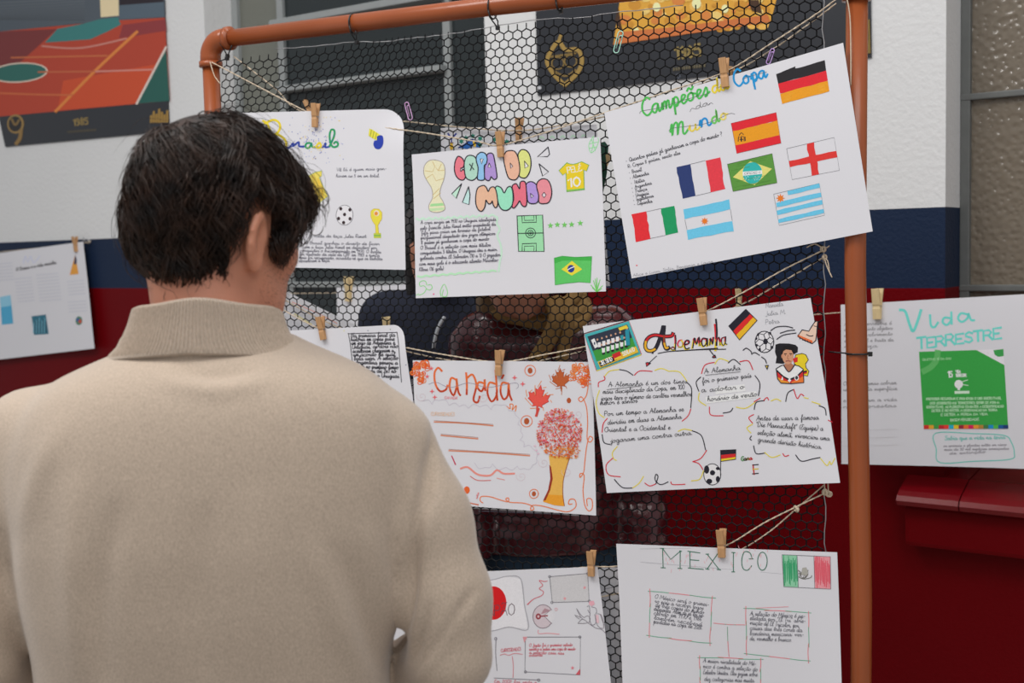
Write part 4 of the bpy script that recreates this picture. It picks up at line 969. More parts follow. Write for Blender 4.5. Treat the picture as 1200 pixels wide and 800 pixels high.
def clip(px, py, L, ang, rgb, label):
    u, z = FR.uv(px, py, .003); t = thing('paper_clip', FR, u, .003, z-L*.5, label, 'paper clip', 'paper clips on the netting'); P = []
    def arc(cx_, cy_, r, a0, a1): return [(cx_+r*math.cos(a), cy_+r*math.sin(a)) for a in np.linspace(a0, a1, 8)]
    W = L*.26
    P = [(-W*.15, -L*.28)]+[(-W*.15, L*.2)]+arc(W*.15, L*.2, W*.30, math.pi, 0)+[(W*.45, -L*.32)]+arc(0, -L*.36, W*.45, 0, -math.pi)+[(-W*.45, L*.30)]+arc(0, L*.34, W*.45, math.pi, 0)[1:]+[(W*.45, L*.1)]
    ca, sa = math.cos(ang), math.sin(ang); q = MB()
    q.tube([(x*ca-y*sa, -.0006*k/10, x*sa+y*ca+L*.5) for k, (x, y) in enumerate(P)], .0010, 6); q.build('bent_wire', mat('clip_%d' % rgb[0], L3(*rgb, 1.1), .3, vary=.05), t, True)
clip(479, 130, .040, .25, (214, 170, 214), 'pink paper clip on the netting right of the Brasil sheet')
clip(725, 49, .044, -.3, (176, 226, 208), 'mint green paper clip on the netting below the gold poster picture')
clip(903, 66, .030, -.35, (196, 160, 220), 'lilac paper clip on the netting above the flags sheet')

# ================================================================== sheets and posters along the wall
def wall_sheet(label, corners, d): return new_sheet(label, WL, corners, d, B(.004, .004, .002, 2))
wsL = wall_sheet('pale project sheet hanging on the wall at the far left, with an orange triangle', [(-70, 306), (97, 283), (112, 408), (-52, 427)], .03)
wsR = wall_sheet('white sheet lettered Vida TERRESTRE with a green card, right of the frame', [(985, 357), (1262, 341), (1266, 551), (987, 543)], .10)
wsM = wall_sheet('far white sheet hanging by the window, right of the man\'s face', [(394, 337), (520, 331), (524, 420), (396, 424)], .05)
peg(WL, (87, 277), (89, 295), .034, 'clothes peg on the far left wall sheet'); peg(WL, (1027, 338), (1028, 374), .106, 'clothes peg on the Vida TERRESTRE sheet', m_wood2); peg(WL, (408, 324), (408, 353), .056, 'clothes peg on the far white sheet by the window', m_wood2)
twine('twine along the wall carrying the far left sheet', [(-90, 296, .006), (-60, 300, .022), (88, 286, .023), (104, 282, .006)], plane=WL)
twine('twine along the wall carrying the Vida TERRESTRE sheet', [(900, 372, .006), (985, 366, .090), (1028, 359, .092), (1200, 352, .092), (1272, 347, .092), (1300, 345, .02), (1330, 343, -.13)], plane=WL)
twine('twine across the left window carrying the far white sheet', [(236, 345, .003), (394, 343, .042), (408, 342, .043), (520, 338, .042), (590, 334, .003)], plane=WL)
q = MB(); c_ = WL.uv(103, 283, .006); t = thing('wall_hook', WL, c_[0], 0, c_[1], 'small white hook on the blue band at the far left', 'hook'); q.tube([(0, 0, 0), (0, -.018, 0), (0, -.024, .006), (0, -.024, .018)], .004, 8); q.ellipsoid((0, -.002, 0), (.010, .004, .010)); q.build('hook', m_wire, t, True)

def poster(label, corners, panelm):
    d = .006; q = [WL.uv(*c, d) for c in corners]; u0 = (q[0][0]+q[1][0])/2; z0 = min(p[1] for p in q)
    t = thing('poster', WL, u0, d, z0, label, 'poster', 'big printed posters on the wall'); S = Surface(t, WL, corners, d, u0, z0)
    v = [(p[0]-u0, 0, p[1]-z0) for p in q]+[(p[0]-u0, d, p[1]-z0) for p in q]
    mesh_obj('panel', v, [(3, 2, 1, 0), (4, 5, 6, 7), (0, 1, 5, 4), (1, 2, 6, 5), (2, 3, 7, 6), (3, 0, 4, 7)], panelm, t)
    I = Ink(S); I.eps0 = .0005; return I
m_posterblack = mat('poster_black', L3(42, 44, 50), .35, vary=.08, scale=6)
pL = poster('large poster of an indoor sports court, upper left on the wall', [(-56, -118), (187, -130), (198, 154), (6, 172)], m_posterblack)
E_ = lambda c, k=1.0: tuple(int(v*k) for v in c)
pL.zoom(0, 0, 4.443); pL.wk = .28
pL.fill([(-240, -560), (845, -600), (860, 90), (625, 105), (440, 120), (0, 165), (-235, 180)], (84, 92, 100))
pL.fill([(-240, -560), (845, -600), (850, -300), (-240, -260)], (60, 64, 72))
for k in range(9): pL.stroke([(-100, 20+k*18-k*k), (440, -8+k*14)], 5, (100-3*k, 106-3*k, 112-3*k), False)
pL.fill([(515, -200), (612, -210), (620, 82), (525, 90)], (226, 208, 168)); pL.fill([(625, -100), (845, -110), (852, 10), (622, 28)], (46, 40, 46)); pL.fill([(622, 28), (852, 10), (858, 88), (618, 98)], (86, 100, 112))
pL.fill([(-235, 180), (0, 165), (440, 122), (625, 105), (860, 92), (884, 525), (17, 605), (-30, 610)], (176, 70, 52))
pL.fill([(-235, 180), (0, 165), (300, 150), (220, 222), (100, 330), (0, 420), (-160, 560)], (120, 56, 56)); pL.fill([(330, 420), (840, 330), (880, 525), (300, 575)], (198, 80, 50)); pL.fill([(640, 130), (862, 100), (868, 160), (620, 200)], (140, 60, 62))
pL.fill([(300, 150), (440, 122), (520, 100), (615, 90), (630, 128), (560, 165), (470, 205), (340, 215), (235, 222)], (62, 124, 122))
pL.ell((100, 378), 150, 52, (226, 208, 190), -4); pL.ell((100, 378), 142, 46, (52, 104, 96), -4)
pL.fill([(866, 250), (884, 525), (715, 540)], (44, 92, 84)); pL.stroke([(866, 245), (712, 540)], 9, (214, 200, 190), False)
pL.stroke([(715, 165), (495, 370), (290, 580)], 12, (214, 130, 66)); pL.stroke([(0, 485), (200, 492), (380, 495)], 7, (196, 104, 66)); pL.stroke([(220, 240), (420, 250), (660, 200)], 7, (196, 132, 120)); pL.stroke([(60, 300), (560, 290)], 6, (196, 110, 70)); pL.stroke([(200, 375), (500, 372)], 6, (190, 104, 70)); pL.stroke([(500, 372), (800, 362)], 7, (206, 136, 124))
pL.ell((82, 645), 44, 50, (150, 122, 76)); pL.ell((80, 645), 34, 40, (52, 50, 50)); pL.stroke([(110, 680), (104, 720), (85, 748)], 16, (140, 112, 70)); pL.stroke([(62, 620), (80, 650), (100, 625)], 9, (128, 104, 66))
pL.text('1985', (385, 655), (465, 648), 18, 7/4.4, (150, 128, 80), 'block', slant=0)
for k in range(16): pL.fill([(352+k*9.5, 693-k*.7), (359+k*9.5, 692-k*.7), (359+k*9.5, 680-k*.7), (352+k*9.5, 681-k*.7)], (88, 82, 70))
for k, hgt in enumerate((40, 62, 48, 74, 58, 44, 66)): pL.fill([(782+k*14, 640), (794+k*14, 638), (794+k*14, 638-hgt), (782+k*14, 642-hgt)], (156, 124, 66))
pL.build('court_picture')
pR = poster('black poster with a gold picture and emblem on the wall behind the netting', [(622, -250), (1016, -290), (1021, 67), (630, 112)], m_posterblack)
pR.zoom(500, 0, 2.4); pR.wk = .45
pR.fill([(560, -560), (1130, -590), (968, 62), (525, 126), (545, -10)], (212, 158, 62)); pR.fill([(560, -560), (1130, -590), (1100, -60), (548, -20)], (70, 60, 50))
for k in range(70):
    x = random.uniform(552, 950); y = random.uniform(-18, 100); y = min(y, 118-(x-530)*.12); r = random.uniform(6, 20); pR.ell((x, y), r, r*.8, random.choice([(226, 176, 84), (196, 138, 52), (236, 196, 116), (206, 128, 64)]), n=10)
for x, y, r in ((590, 88, 9), (648, 20, 11), (840, 25, 10), (760, 10, 13)): pR.ell((x, y), r, r*1.2, (246, 226, 170), n=12)
pR.fill([(525, 126), (545, 90), (700, 76), (960, 42), (968, 62)], (196, 112, 62))
for q_ in ([(540, 20), (548, 70), (556, 100), (530, 60)], [(905, 0), (935, 0), (945, 40), (915, 30)]): pR.fill(q_, (70, 48, 34))
pR.stroke([(388, 240), (425, 205), (438, 170), (425, 140), (392, 140), (372, 118), (350, 145), (340, 175), (360, 210), (382, 232)], 11, (156, 128, 70)); pR.ell((370, 178), 17, 17, (134, 110, 62), w=3); pR.ell((406, 172), 17, 17, (134, 110, 62), w=3); pR.stroke([(372, 120), (378, 100)], 8, (156, 128, 70)); pR.stroke([(350, 160), (420, 150)], 5, (124, 102, 58)); pR.stroke([(360, 200), (392, 214), (420, 196)], 5, (124, 102, 58))
pR.text('1985', (702, 166), (778, 158), 17, 3.0, (140, 122, 74), 'block', slant=0)
for k in range(13): pR.fill([(694+k*7.2, 200-k*.9), (699+k*7.2, 199-k*.9), (699+k*7.2, 190-k*.9), (694+k*7.2, 191-k*.9)], (104, 96, 76))
pR.ell((708, 214), 6, 6, (120, 126, 140), w=1); pR.ell((319, 247), 5, 5, (190, 192, 196)); pR.fill([(1205, 60), (1247, 55), (1250, 150), (1208, 155)], (124, 104, 56)); pR.ell((1228, 100), 16, 40, (96, 82, 50))
pR.build('gold_picture')
# ================================================================== what is drawn and written on the sheets
K = (34, 32, 44)          # black felt pen
G1 = (92, 92, 98); PEN = (56, 56, 66)
def lines(I, rows, xh, w, col=PEN, **k):
    for t_, a, b in rows: I.text(t_, a, b, xh, w*.82, col, **k)
# ---- Copa do Mundo
I = Ink(copa).zoom(520, 170, 8.571)
BUB = [
([(150, 112), (185, 130), (207, 172), (200, 215), (178, 235), (172, 262), (195, 245), (215, 265), (222, 310), (200, 348), (160, 345), (125, 310), (108, 250), (112, 180), (130, 130)], (236, 122, 136)),
([(260, 103), (310, 115), (340, 165), (350, 240), (340, 310), (300, 350), (260, 350), (225, 325), (210, 260), (208, 180), (225, 125)], (172, 212, 194)),
([(465, 80), (495, 88), (510, 130), (535, 280), (535, 330), (510, 345), (490, 330), (478, 318), (468, 345), (450, 357), (425, 345), (412, 310), (415, 220), (430, 150), (438, 100)], (172, 144, 206)),
([(380, 72), (425, 90), (440, 140), (430, 190), (410, 210), (412, 330), (395, 352), (355, 350), (340, 330), (348, 230), (330, 160), (335, 105)], (142, 190, 234)),
([(795, 45), (840, 60), (870, 110), (880, 190), (865, 270), (830, 325), (790, 328), (760, 300), (765, 200), (750, 110), (765, 65)], (216, 220, 132)),
([(650, 58), (710, 60), (745, 110), (765, 200), (765, 280), (735, 340), (690, 348), (650, 320), (620, 220), (605, 130), (620, 80)], (240, 178, 152)),
([(860, 370), (900, 372), (940, 410), (955, 500), (945, 570), (900, 588), (850, 570), (838, 490), (830, 400)], (176, 148, 214)),
([(1000, 338), (1050, 355), (1080, 420), (1085, 500), (1060, 570), (1010, 588), (960, 575), (955, 500), (935, 410), (955, 360)], (240, 142, 152)),
([(705, 395), (735, 390), (765, 440), (770, 380), (795, 362), (825, 380), (835, 480), (835, 590), (815, 618), (785, 600), (765, 560), (745, 590), (710, 630), (688, 615), (705, 540), (700, 470), (690, 420)], (236, 114, 132)),
([(540, 412), (580, 430), (610, 480), (640, 430), (670, 415), (690, 440), (700, 520), (690, 600), (650, 648), (600, 652), (565, 620), (545, 560), (530, 470), (522, 430)], (154, 224, 192)),
([(400, 405), (430, 425), (450, 465), (470, 430), (505, 420), (530, 460), (545, 560), (540, 610), (520, 628), (500, 600), (490, 560), (480, 580), (455, 590), (435, 565), (425, 555), (415, 620), (385, 662), (350, 650), (325, 590), (325, 500), (345, 430)], (240, 182, 152))]
for pts, c in BUB: I.fill(pts, c, True); I.stroke(pts, 1.35, K, closed=True)
for pts, c in (([(370, 140), (400, 138), (383, 190)], (220, 218, 222)), ([(460, 180), (478, 222), (448, 222)], (220, 218, 222)), ([(672, 180), (698, 212), (676, 235)], (220, 200, 200)), ([(815, 160), (855, 210), (820, 232)], (226, 224, 218)), ([(875, 485), (905, 512), (880, 530)], (216, 210, 222)), ([(1010, 475), (1030, 500), (1010, 528), (990, 500)], (222, 214, 218)), ([(172, 228), (190, 245), (170, 262)], (220, 214, 218))):
    I.fill(pts, c); I.stroke(pts, .9, K, False, True)
I.stroke([(262, 190), (305, 245)], 1, K, False); I.stroke([(295, 180), (270, 255)], 1, K, False)
I.build('bubble_lettering')
for pts, c in (([(1050, 20), (1065, 90), (1045, 115), (945, 118)], None), ([(960, 188), (1055, 268), (995, 310)], None), ([(180, 388), (125, 535), (80, 490)], (190, 226, 206)), ([(250, 418), (265, 500), (255, 597), (188, 575)], (192, 226, 222))):
    if c: I.fill(pts, c)
    I.stroke(pts, 1.2, K, False, True)
I.build('burst_marks')
I.zoom(470, 150, 3.808)
TRO = [(148, 142), (185, 155), (196, 190), (190, 230), (178, 262), (172, 300), (188, 330), (196, 362), (165, 376), (130, 370), (124, 345), (140, 310), (136, 270), (115, 235), (101, 205), (102, 172), (120, 148)]
I.fill(TRO, (234, 222, 188), True); I.fill([(133, 338), (186, 334), (192, 346), (128, 350)], (160, 214, 150)); I.fill([(126, 358), (194, 354), (190, 366), (132, 370)], (190, 220, 170)); I.stroke(TRO, .7, (150, 140, 136), closed=True)
for p in ([(105, 190), (140, 195), (150, 170), (165, 190), (192, 188)], [(110, 225), (140, 205), (155, 235), (190, 225)], [(150, 170), (140, 150)], [(165, 190), (180, 160)], [(140, 300), (170, 270)], [(145, 315), (175, 290)]): I.stroke(p, .8, (206, 182, 120), False)
I.build('trophy_drawing')
JER = [(740, 155), (752, 160), (768, 162), (785, 158), (805, 150), (838, 165), (827, 192), (815, 186), (818, 275), (740, 284), (736, 200), (722, 210), (705, 190)]
I.fill(JER, (234, 200, 40)); I.stroke(JER, .9, (110, 170, 80), False, True); I.stroke([(740, 279), (818, 271)], 1.6, (120, 190, 90), False); I.text('PELÉ', (745, 202), (808, 190), 13, 1.0, (250, 246, 220), 'block', slant=0); I.text('10', (748, 262), (805, 258), 20, 1.9, (248, 246, 232), 'block', slant=0)
I.build('shirt_drawing')
PIT = [(518, 392), (632, 388), (639, 550), (524, 550)]
I.fill(PIT, (156, 218, 170)); I.outline(PIT, 1.1, K); I.stroke([(521, 470), (636, 468)], 1.1, K, False); I.ell((578, 468), 22, 22, (150, 216, 166)); I.ell((578, 468), 22, 22, K, w=.9); I.ell((578, 468), 12, 12, K, w=.9); I.ell((578, 468), 4, 5, K, w=.8)
for y0, y1, y2 in ((391, 422, 412), (550, 516, 527)):
    I.stroke([(540, y0), (541, y1), (604, y1-2), (603, y0)], 1, K, False); I.stroke([(550, y0), (551, y2), (594, y2-1), (593, y0)], .8, K, False)
I.build('pitch_drawing')
for x, y in ((667, 435), (698, 431), (730, 432), (762, 430), (801, 424)): I.star((x, y), 14.5, (112, 196, 96))
I.build('star_drawing')
FL_ = [(685, 580), (720, 571), (780, 576), (855, 572), (850, 690), (800, 686), (740, 692), (690, 700)]
I.fill(FL_, (92, 194, 98)); I.fill([(685, 580), (720, 571), (780, 576), (855, 572), (854, 592), (780, 590), (720, 592), (688, 604)], (66, 176, 74)); I.fill([(765, 592), (812, 630), (765, 658), (718, 630)], (236, 214, 60)); I.ell((761, 627), 16, 17, (40, 62, 140)); I.stroke([(747, 632), (760, 624), (776, 618)], 1.1, (230, 230, 236), False); I.stroke(FL_, .6, (60, 160, 70), False, True)
I.build('flag_drawing')
for a, b in (((880, 728), (853, 700)), ((880, 728), (864, 680)), ((880, 728), (880, 668)), ((880, 728), (894, 676)), ((880, 728), (906, 702)), ((878, 728), (860, 712)), ((882, 728), (902, 715)), ((880, 728), (872, 672)), ((880, 728), (888, 690))): I.stroke([a, b], .9, (110, 200, 96), False)
for p in ([(858, 36), (840, 65), (838, 88), (848, 110), (868, 92), (880, 60), (878, 44)], [(858, 36), (856, 75), (848, 110)], [(842, 70), (876, 62)], [(840, 90), (870, 84)], [(850, 52), (866, 100)]): I.stroke(p, .7, (140, 220, 150))
for p in ([(88, 745), (110, 735), (120, 715), (108, 702), (95, 705), (90, 690), (105, 680), (118, 685), (122, 700)], [(120, 715), (135, 722), (146, 712), (140, 698), (128, 700)], [(185, 750), (182, 725), (198, 696), (212, 728), (208, 750), (190, 748), (195, 720)], [(78, 745), (88, 738)]): I.stroke(p, .7, (120, 214, 110))
I.ell((153, 740), 3.5, 3.5, (226, 80, 140), n=8)
wv = [(70+k*14, 406-k*.7+(5 if k % 2 else -3)) for k in range(26)]+[(430, 400), (428, 425), (440, 450), (430, 480), (444, 520), (448, 560), (440, 600), (436, 640)]
I.stroke(wv, 2.2, (196, 230, 206)); I.stroke([(82+k*18, 662-k*1.4+(3 if k % 2 else -2)) for k in range(20)], 2.2, (180, 228, 186))
I.build('green_border')
I.zoom(480, 240, 7.27)
lines(I, [('A copa surgiu em 1930 no Uruguai idealizada', (95, 165), (740, 135)), ('pelo francês Jules Rimet então presidente da', (95, 212), (735, 175)), ('fifa para criar um torneio de futebol', (105, 252), (690, 216)), ('profissional disputado dos jogos olímpicos', (100, 294), (730, 254)), ('8 países já ganharam a copa do mundo', (105, 335), (678, 300)), ('O Brasil é a seleção com mais títulos', (100, 380), (692, 352)), ('conquistados 5 títulos. O Uruguai deu a maior', (100, 422), (745, 390)), ('goleada contra El Salvador (10 a 1) O jogador', (100, 466), (775, 436)), ('com mais gols é o atacante alemão Miroslav', (95, 515), (755, 480)), ('Klose (16 gols)', (95, 562), (300, 552))], 15, .62, (84, 82, 96))
I.build('handwriting')

# ---- Campeões
I = Ink(camp).zoom(720, 70, 6.667)
I.text('Campeões', (225, 440), (748, 272), 62, 2.3, (76, 184, 84), slant=.2); I.text('da', (770, 262), (900, 222), 55, 2.2, (232, 206, 60)); I.text('Copa', (945, 212), (1200, 132), 62, 2.3, (30, 146, 208))
I.text('m', (438, 595), (578, 572), 88, 2.3, (76, 184, 84)); I.text('u', (582, 560), (668, 540), 52, 2, (236, 206, 84)); I.text('n', (668, 532), (768, 502), 60, 2.3, (30, 140, 206)); I.text('d', (768, 502), (832, 475), 50, 2.2, (110, 194, 96)); I.text('o', (834, 470), (890, 452), 48, 2, (236, 210, 110))
for p in ([(198, 420), (215, 400), (330, 380), (430, 350), (560, 310), (740, 262)], [(425, 556), (450, 535), (560, 520), (700, 500), (800, 465), (900, 420), (940, 425)], [(590, 405), (605, 380), (640, 385)], [(1000, 150), (1100, 118), (1190, 96)], [(795, 220), (860, 205), (900, 215)]): I.stroke(p, .45, (90, 90, 92))
I.text('da', (640, 385), (745, 348), 22, .5, (90, 90, 92)); I.stroke([(740, 350), (755, 336), (770, 345)], .45, (90, 90, 92))
I.build('title_lettering')
I.zoom(700, 40, 2.758)
RED = (218, 38, 50); ORA = (240, 152, 30); SKY = (104, 192, 224)
q_ = [(578, 128), (735, 85), (750, 185), (597, 226)]; I.stripes(q_, [(38, 36, 40), RED, ORA], [0, .33, .66, 1]); I.crayon([I.quad_pt(q_, 0, .68), I.quad_pt(q_, 1, .68), q_[2], q_[3]], (236, 166, 60), 6, .5, False); I.fill([(596, 122), (640, 104), (640, 112), (600, 130)], (38, 36, 40)); I.build('flag_drawing', 'black, red and gold flag')
q_ = [(432, 288), (578, 253), (594, 352), (450, 385)]; I.stripes(q_, [RED, ORA, RED], [0, .27, .74, 1]); I.outline(q_, .4, (150, 50, 50))
for p in ([(455, 346), (456, 330), (464, 334), (464, 346)], [(466, 346), (466, 328), (474, 332), (474, 345)], [(458, 326), (465, 318), (472, 324)], [(460, 340), (470, 340)], [(478, 344), (477, 332)]): I.stroke(p, 1.0, (50, 40, 40), False)
I.build('flag_drawing', 'red and orange flag with a small dark crest')
q_ = [(255, 430), (396, 398), (412, 500), (275, 532)]; I.stripes(q_, [(42, 58, 110), None, (222, 60, 72)], [0, .31, .67, 1], True); I.stroke([(300, 420), (348, 408)], .4, G1, False); I.stroke([(318, 522), (365, 511)], .4, G1, False); I.build('flag_drawing', 'navy, white and red flag')
q_ = [(420, 420), (565, 386), (581, 480), (438, 508)]; I.fill(q_, (90, 146, 62)); I.crayon(q_, (74, 128, 52), 8, .5, False); I.fill([I.quad_pt(q_, *t) for t in ((.5, .08), (.94, .5), (.5, .93), (.06, .5))], (222, 214, 120)); c_ = I.quad_pt(q_, .5, .5); I.ell(c_, 32, 35, (48, 176, 170)); I.fill([(c_[0]-32, c_[1]-4), (c_[0]+31, c_[1]-9), (c_[0]+32, c_[1]+3), (c_[0]-31, c_[1]+9)], (226, 230, 232)); I.text('ORDEM', (c_[0]-26, c_[1]+5), (c_[0]+27, c_[1]+1), 3.4, .4, G1, 'block')
for k in range(24): I.ell((c_[0]+random.uniform(-24, 24), c_[1]+random.uniform(10, 26)), 1.2, 1.2, (200, 236, 234), n=5)
I.outline(q_, .5, (60, 90, 50)); I.build('flag_drawing', 'green flag with yellow diamond and teal disc')
q_ = [(612, 370), (766, 334), (783, 440), (630, 470)]; I.outline(q_, .4, G1); I.stripes(q_, [(216, 54, 50)], [.40, .60], False); I.stripes(q_, [(216, 54, 50)], [.42, .57], True); I.build('flag_drawing', 'white flag with a red cross')
q_ = [(112, 582), (248, 555), (262, 640), (127, 672)]; I.stripes(q_, [(222, 44, 52), None, (26, 148, 92)], [0, .34, .69, 1], True); I.stroke([(158, 574), (207, 563)], .4, G1, False); I.stroke([(172, 660), (220, 650)], .4, G1, False); I.build('flag_drawing', 'red, white and green flag')
q_ = [(278, 567), (425, 534), (442, 636), (293, 664)]; I.stripes(q_, [SKY, None, SKY], [0, .31, .68, 1]); I.star((347, 604), 13, (232, 122, 40), 8, .5); I.stroke([(283, 600), (290, 632)], .4, G1, False); I.stroke([(430, 566), (436, 602)], .4, G1, False); I.build('flag_drawing', 'pale blue and white flag with an orange sun in the middle')
q_ = [(570, 517), (718, 482), (735, 585), (588, 618)]; I.outline(q_, .4, G1)
for a, b, x0 in ((0, .14, .30), (.28, .43, .02), (.52, .66, .0), (.80, .93, 0)): I.fill([I.quad_pt(q_, x0+(1-x0)*k/5, a+random.uniform(-.01, .01)) for k in range(6)]+[I.quad_pt(q_, 1-(1-x0)*k/5, b+random.uniform(-.01, .01)) for k in range(6)], SKY)
I.star((592, 530), 15, (232, 122, 40), 8, .48); I.build('flag_drawing', 'pale blue striped flag with an orange sun in the corner')
I.zoom(720, 70, 6.667); I.text('• Quantos países já ganharam a copa do mundo ?', (92, 802), (842, 592), 16, .55, PEN)
I.zoom(720, 180, 5.33)
lines(I, [('R: Copas 8 países, sendo eles', (85, 90), (412, 2)), ('• Brasil', (92, 126), (172, 108)), ('• Alemanha', (98, 160), (216, 130)), ('• Itália', (105, 192), (190, 172)), ('• Argentina', (110, 222), (234, 190)), ('• França', (114, 247), (206, 227)), ('• Uruguai', (117, 272), (216, 254)), ('• Inglaterra', (120, 300), (246, 270)), ('• Espanha', (124, 324), (238, 304))], 11, .55)
I.ell((143, 697), 4.5, 4.5, (226, 70, 90), n=8); I.build('handwriting')
I.text('Alice e Luisa, Sofia, Benjamim e Laura', (120, 768), (620, 678), 9, .35, (150, 150, 156)); I.build('pencil_names', 'faint pencil line of names')

# ---- Alemanha
I = Ink(alem).zoom(680, 340, 3.2)
q_ = [(15, 165), (182, 115), (228, 240), (62, 300)]
m_tealp = (70, 172, 176)
I.fill([(q_[0][0]-2, q_[0][1]-3), (q_[1][0], q_[1][1]-4), (q_[2][0]+3, q_[2][1]), (q_[3][0]-2, q_[3][1]+2)], (196, 60, 70)); I.fill(q_, m_tealp); I.stroke([(12, 163), (182, 112)], 1, K, False); I.stroke([(62, 302), (228, 242)], 1.2, (214, 200, 60), False)
q2 = [I.quad_pt(q_, *t) for t in ((.05, .08), (.94, .08), (.95, .80), (.06, .78))]; I.fill(q2, (46, 54, 70)); I.fill([I.quad_pt(q2, *t) for t in ((0, .58), (1, .55), (1, 1), (0, 1))], (62, 150, 62))
for k in range(6):
    for r_ in (0, 1):
        x = .20+k*.115+(.05 if r_ else 0); y = .42 if r_ == 0 else .66; p = I.quad_pt(q2, x, y-.20); b_ = I.quad_pt(q2, x, y)
        I.ell(p, 3.6, 4.2, (206, 160, 132), n=8); I.fill([(b_[0]-6, b_[1]-7), (b_[0]+6, b_[1]-9), (b_[0]+6, b_[1]+10), (b_[0]-5, b_[1]+12)], (226, 224, 226) if k != 5 or r_ else (50, 150, 160)); I.fill([(b_[0]-5, b_[1]+11), (b_[0]+6, b_[1]+9), (b_[0]+6, b_[1]+17), (b_[0]-4, b_[1]+19)], (36, 36, 44))
p = I.quad_pt(q2, .90, .45); I.fill([(p[0]-8, p[1]-24), (p[0]+7, p[1]-28), (p[0]+11, p[1]+32), (p[0]-4, p[1]+34)], (40, 140, 160)); I.ell((p[0]-1, p[1]-32), 5, 6, (206, 160, 132), n=9)
I.fill([I.quad_pt(q_, *t) for t in ((.10, .20), (.18, .18), (.20, .42), (.12, .44))], (236, 238, 240)); pz = I.quad_pt(q_, .15, .31); I.ell(pz, 3, 6, (60, 70, 90), n=8)
I.fill([I.quad_pt(q_, *t) for t in ((.74, .10), (.93, .09), (.935, .18), (.745, .19))], (226, 200, 60)); I.fill([I.quad_pt(q_, *t) for t in ((.08, .80), (.96, .74), (.97, .92), (.09, .97))], (222, 184, 50)); I.fill([I.quad_pt(q_, *t) for t in ((.10, .83), (.48, .79), (.49, .92), (.11, .95))], (40, 40, 48)); I.fill([I.quad_pt(q_, *t) for t in ((.42, .74), (.60, .72), (.61, .90), (.43, .92))], (196, 40, 44)); I.fill([I.quad_pt(q_, *t) for t in ((.44, .86), (.60, .845), (.605, .90), (.445, .915))], (230, 190, 60))
I.text('WIR SIND', I.quad_pt(q_, .13, .925), I.quad_pt(q_, .40, .895), 8, 1.0, (240, 240, 240), 'block', slant=0); I.text('SCHLAND', I.quad_pt(q_, .64, .88), I.quad_pt(q_, .92, .85), 8, 1.0, (246, 240, 214), 'block', slant=0)
I.build('team_sticker', 'glossy teal-bordered team photo sticker')
I.zoom(745, 370, 10)
GA = [[(320, 130), (298, 215), (262, 320), (225, 390), (180, 410), (135, 402), (112, 360), (118, 300), (155, 250), (225, 225), (330, 240), (415, 235), (436, 205)], [(330, 125), (322, 250), (332, 330), (358, 385), (392, 372)]]
for g in GA: I.stroke(g, 4.6, K)
I.stroke(GA[0][7:], 2.4, (196, 36, 40)); I.stroke(GA[0][3:8], 2.4, (236, 172, 40)); I.stroke([(330, 230), (332, 330)], 2, (150, 60, 40)); I.stroke([(334, 320), (352, 375), (378, 370)], 2.2, (232, 170, 40))
def duo(pts, w=2.0, off=(-9, 6)):
    n = len(pts); h_ = sum(p[1] for p in pts)/n
    P = catmull(pts, 4) if len(pts) > 2 else [np.array(p, float)+(np.array(pts[1])-np.array(p))*0 for p in pts]
    if len(pts) == 2: P = [np.array(pts[0])+(np.array(pts[1])-np.array(pts[0]))*k/5. for k in range(6)]
    up = [(p[0]+off[0], p[1]+off[1]) for p in P if p[1] < h_+6]; dn = [(p[0]+off[0], p[1]+off[1]) for p in P if p[1] > h_-6]
    run = []
    for p in P+[None]:
        if p is not None: run.append(((p[0]+off[0], p[1]+off[1]), p[1] < h_))
    cur = [run[0]]
    for a in run[1:]+[None]:
        if a is None or a[1] != cur[-1][1]:
            if a is not None: cur.append((a[0], cur[-1][1]))
            if len(cur) > 1: I.stroke([c[0] for c in cur], w*.9, (214, 44, 56) if cur[0][1] else (232, 202, 40), False)
            cur = [a] if a else []
        else: cur.append(a)
    I.stroke(pts, w*.75, K)
duo([(465, 225), (470, 300), (462, 400)], 1.9); duo([(460, 375), (430, 362), (418, 385), (440, 400), (462, 380)], 1.3, (-4, 4))
for p in ([(540, 285), (510, 290), (490, 330), (505, 365), (545, 360), (550, 310), (535, 290)],): 
    I.stroke(p[:4], 1.8, (206, 60, 90)); I.stroke(p[3:], 1.8, (224, 200, 60)); I.stroke(p[3:6], .7, K)
duo([(580, 335), (625, 320), (622, 290), (590, 290), (572, 340), (590, 385), (630, 375)]); duo([(668, 375), (690, 258), (712, 330), (742, 250), (752, 345)]); duo([(835, 270), (790, 262), (772, 310), (790, 355), (825, 330), (838, 262), (840, 350)]); duo([(868, 340), (878, 262), (900, 330), (912, 250)]); duo([(940, 42), (950, 180), (945, 345)], 2.9, (-12, 60)); duo([(950, 290), (975, 250), (988, 290), (990, 340)], 1.5); duo([(1050, 245), (1012, 262), (1008, 320), (1030, 345), (1052, 300), (1055, 240), (1052, 320), (1070, 332)], 1.4)
I.stroke([(262, 440), (400, 416), (700, 396), (960, 378)], 1.1, K); I.stroke([(480, 412), (760, 396), (1055, 390)], 1.1, K); I.stroke([(190, 440), (205, 432), (200, 442)], 1.0, K); I.stroke([(245, 470), (160, 548)], .9, K, False); I.fill([(115, 545), (150, 540), (182, 555), (150, 580), (125, 598)], K); I.fill([(122, 552), (148, 550), (150, 572), (130, 585)], (190, 44, 54)); I.stroke([(868, 402), (915, 462)], 1.2, K, False); I.fill([(890, 480), (930, 452), (948, 492), (905, 496)], K); I.ell((918, 478), 8, 8, (190, 60, 60), n=8)
I.build('title_lettering')
I.zoom(840, 345, 6.4)
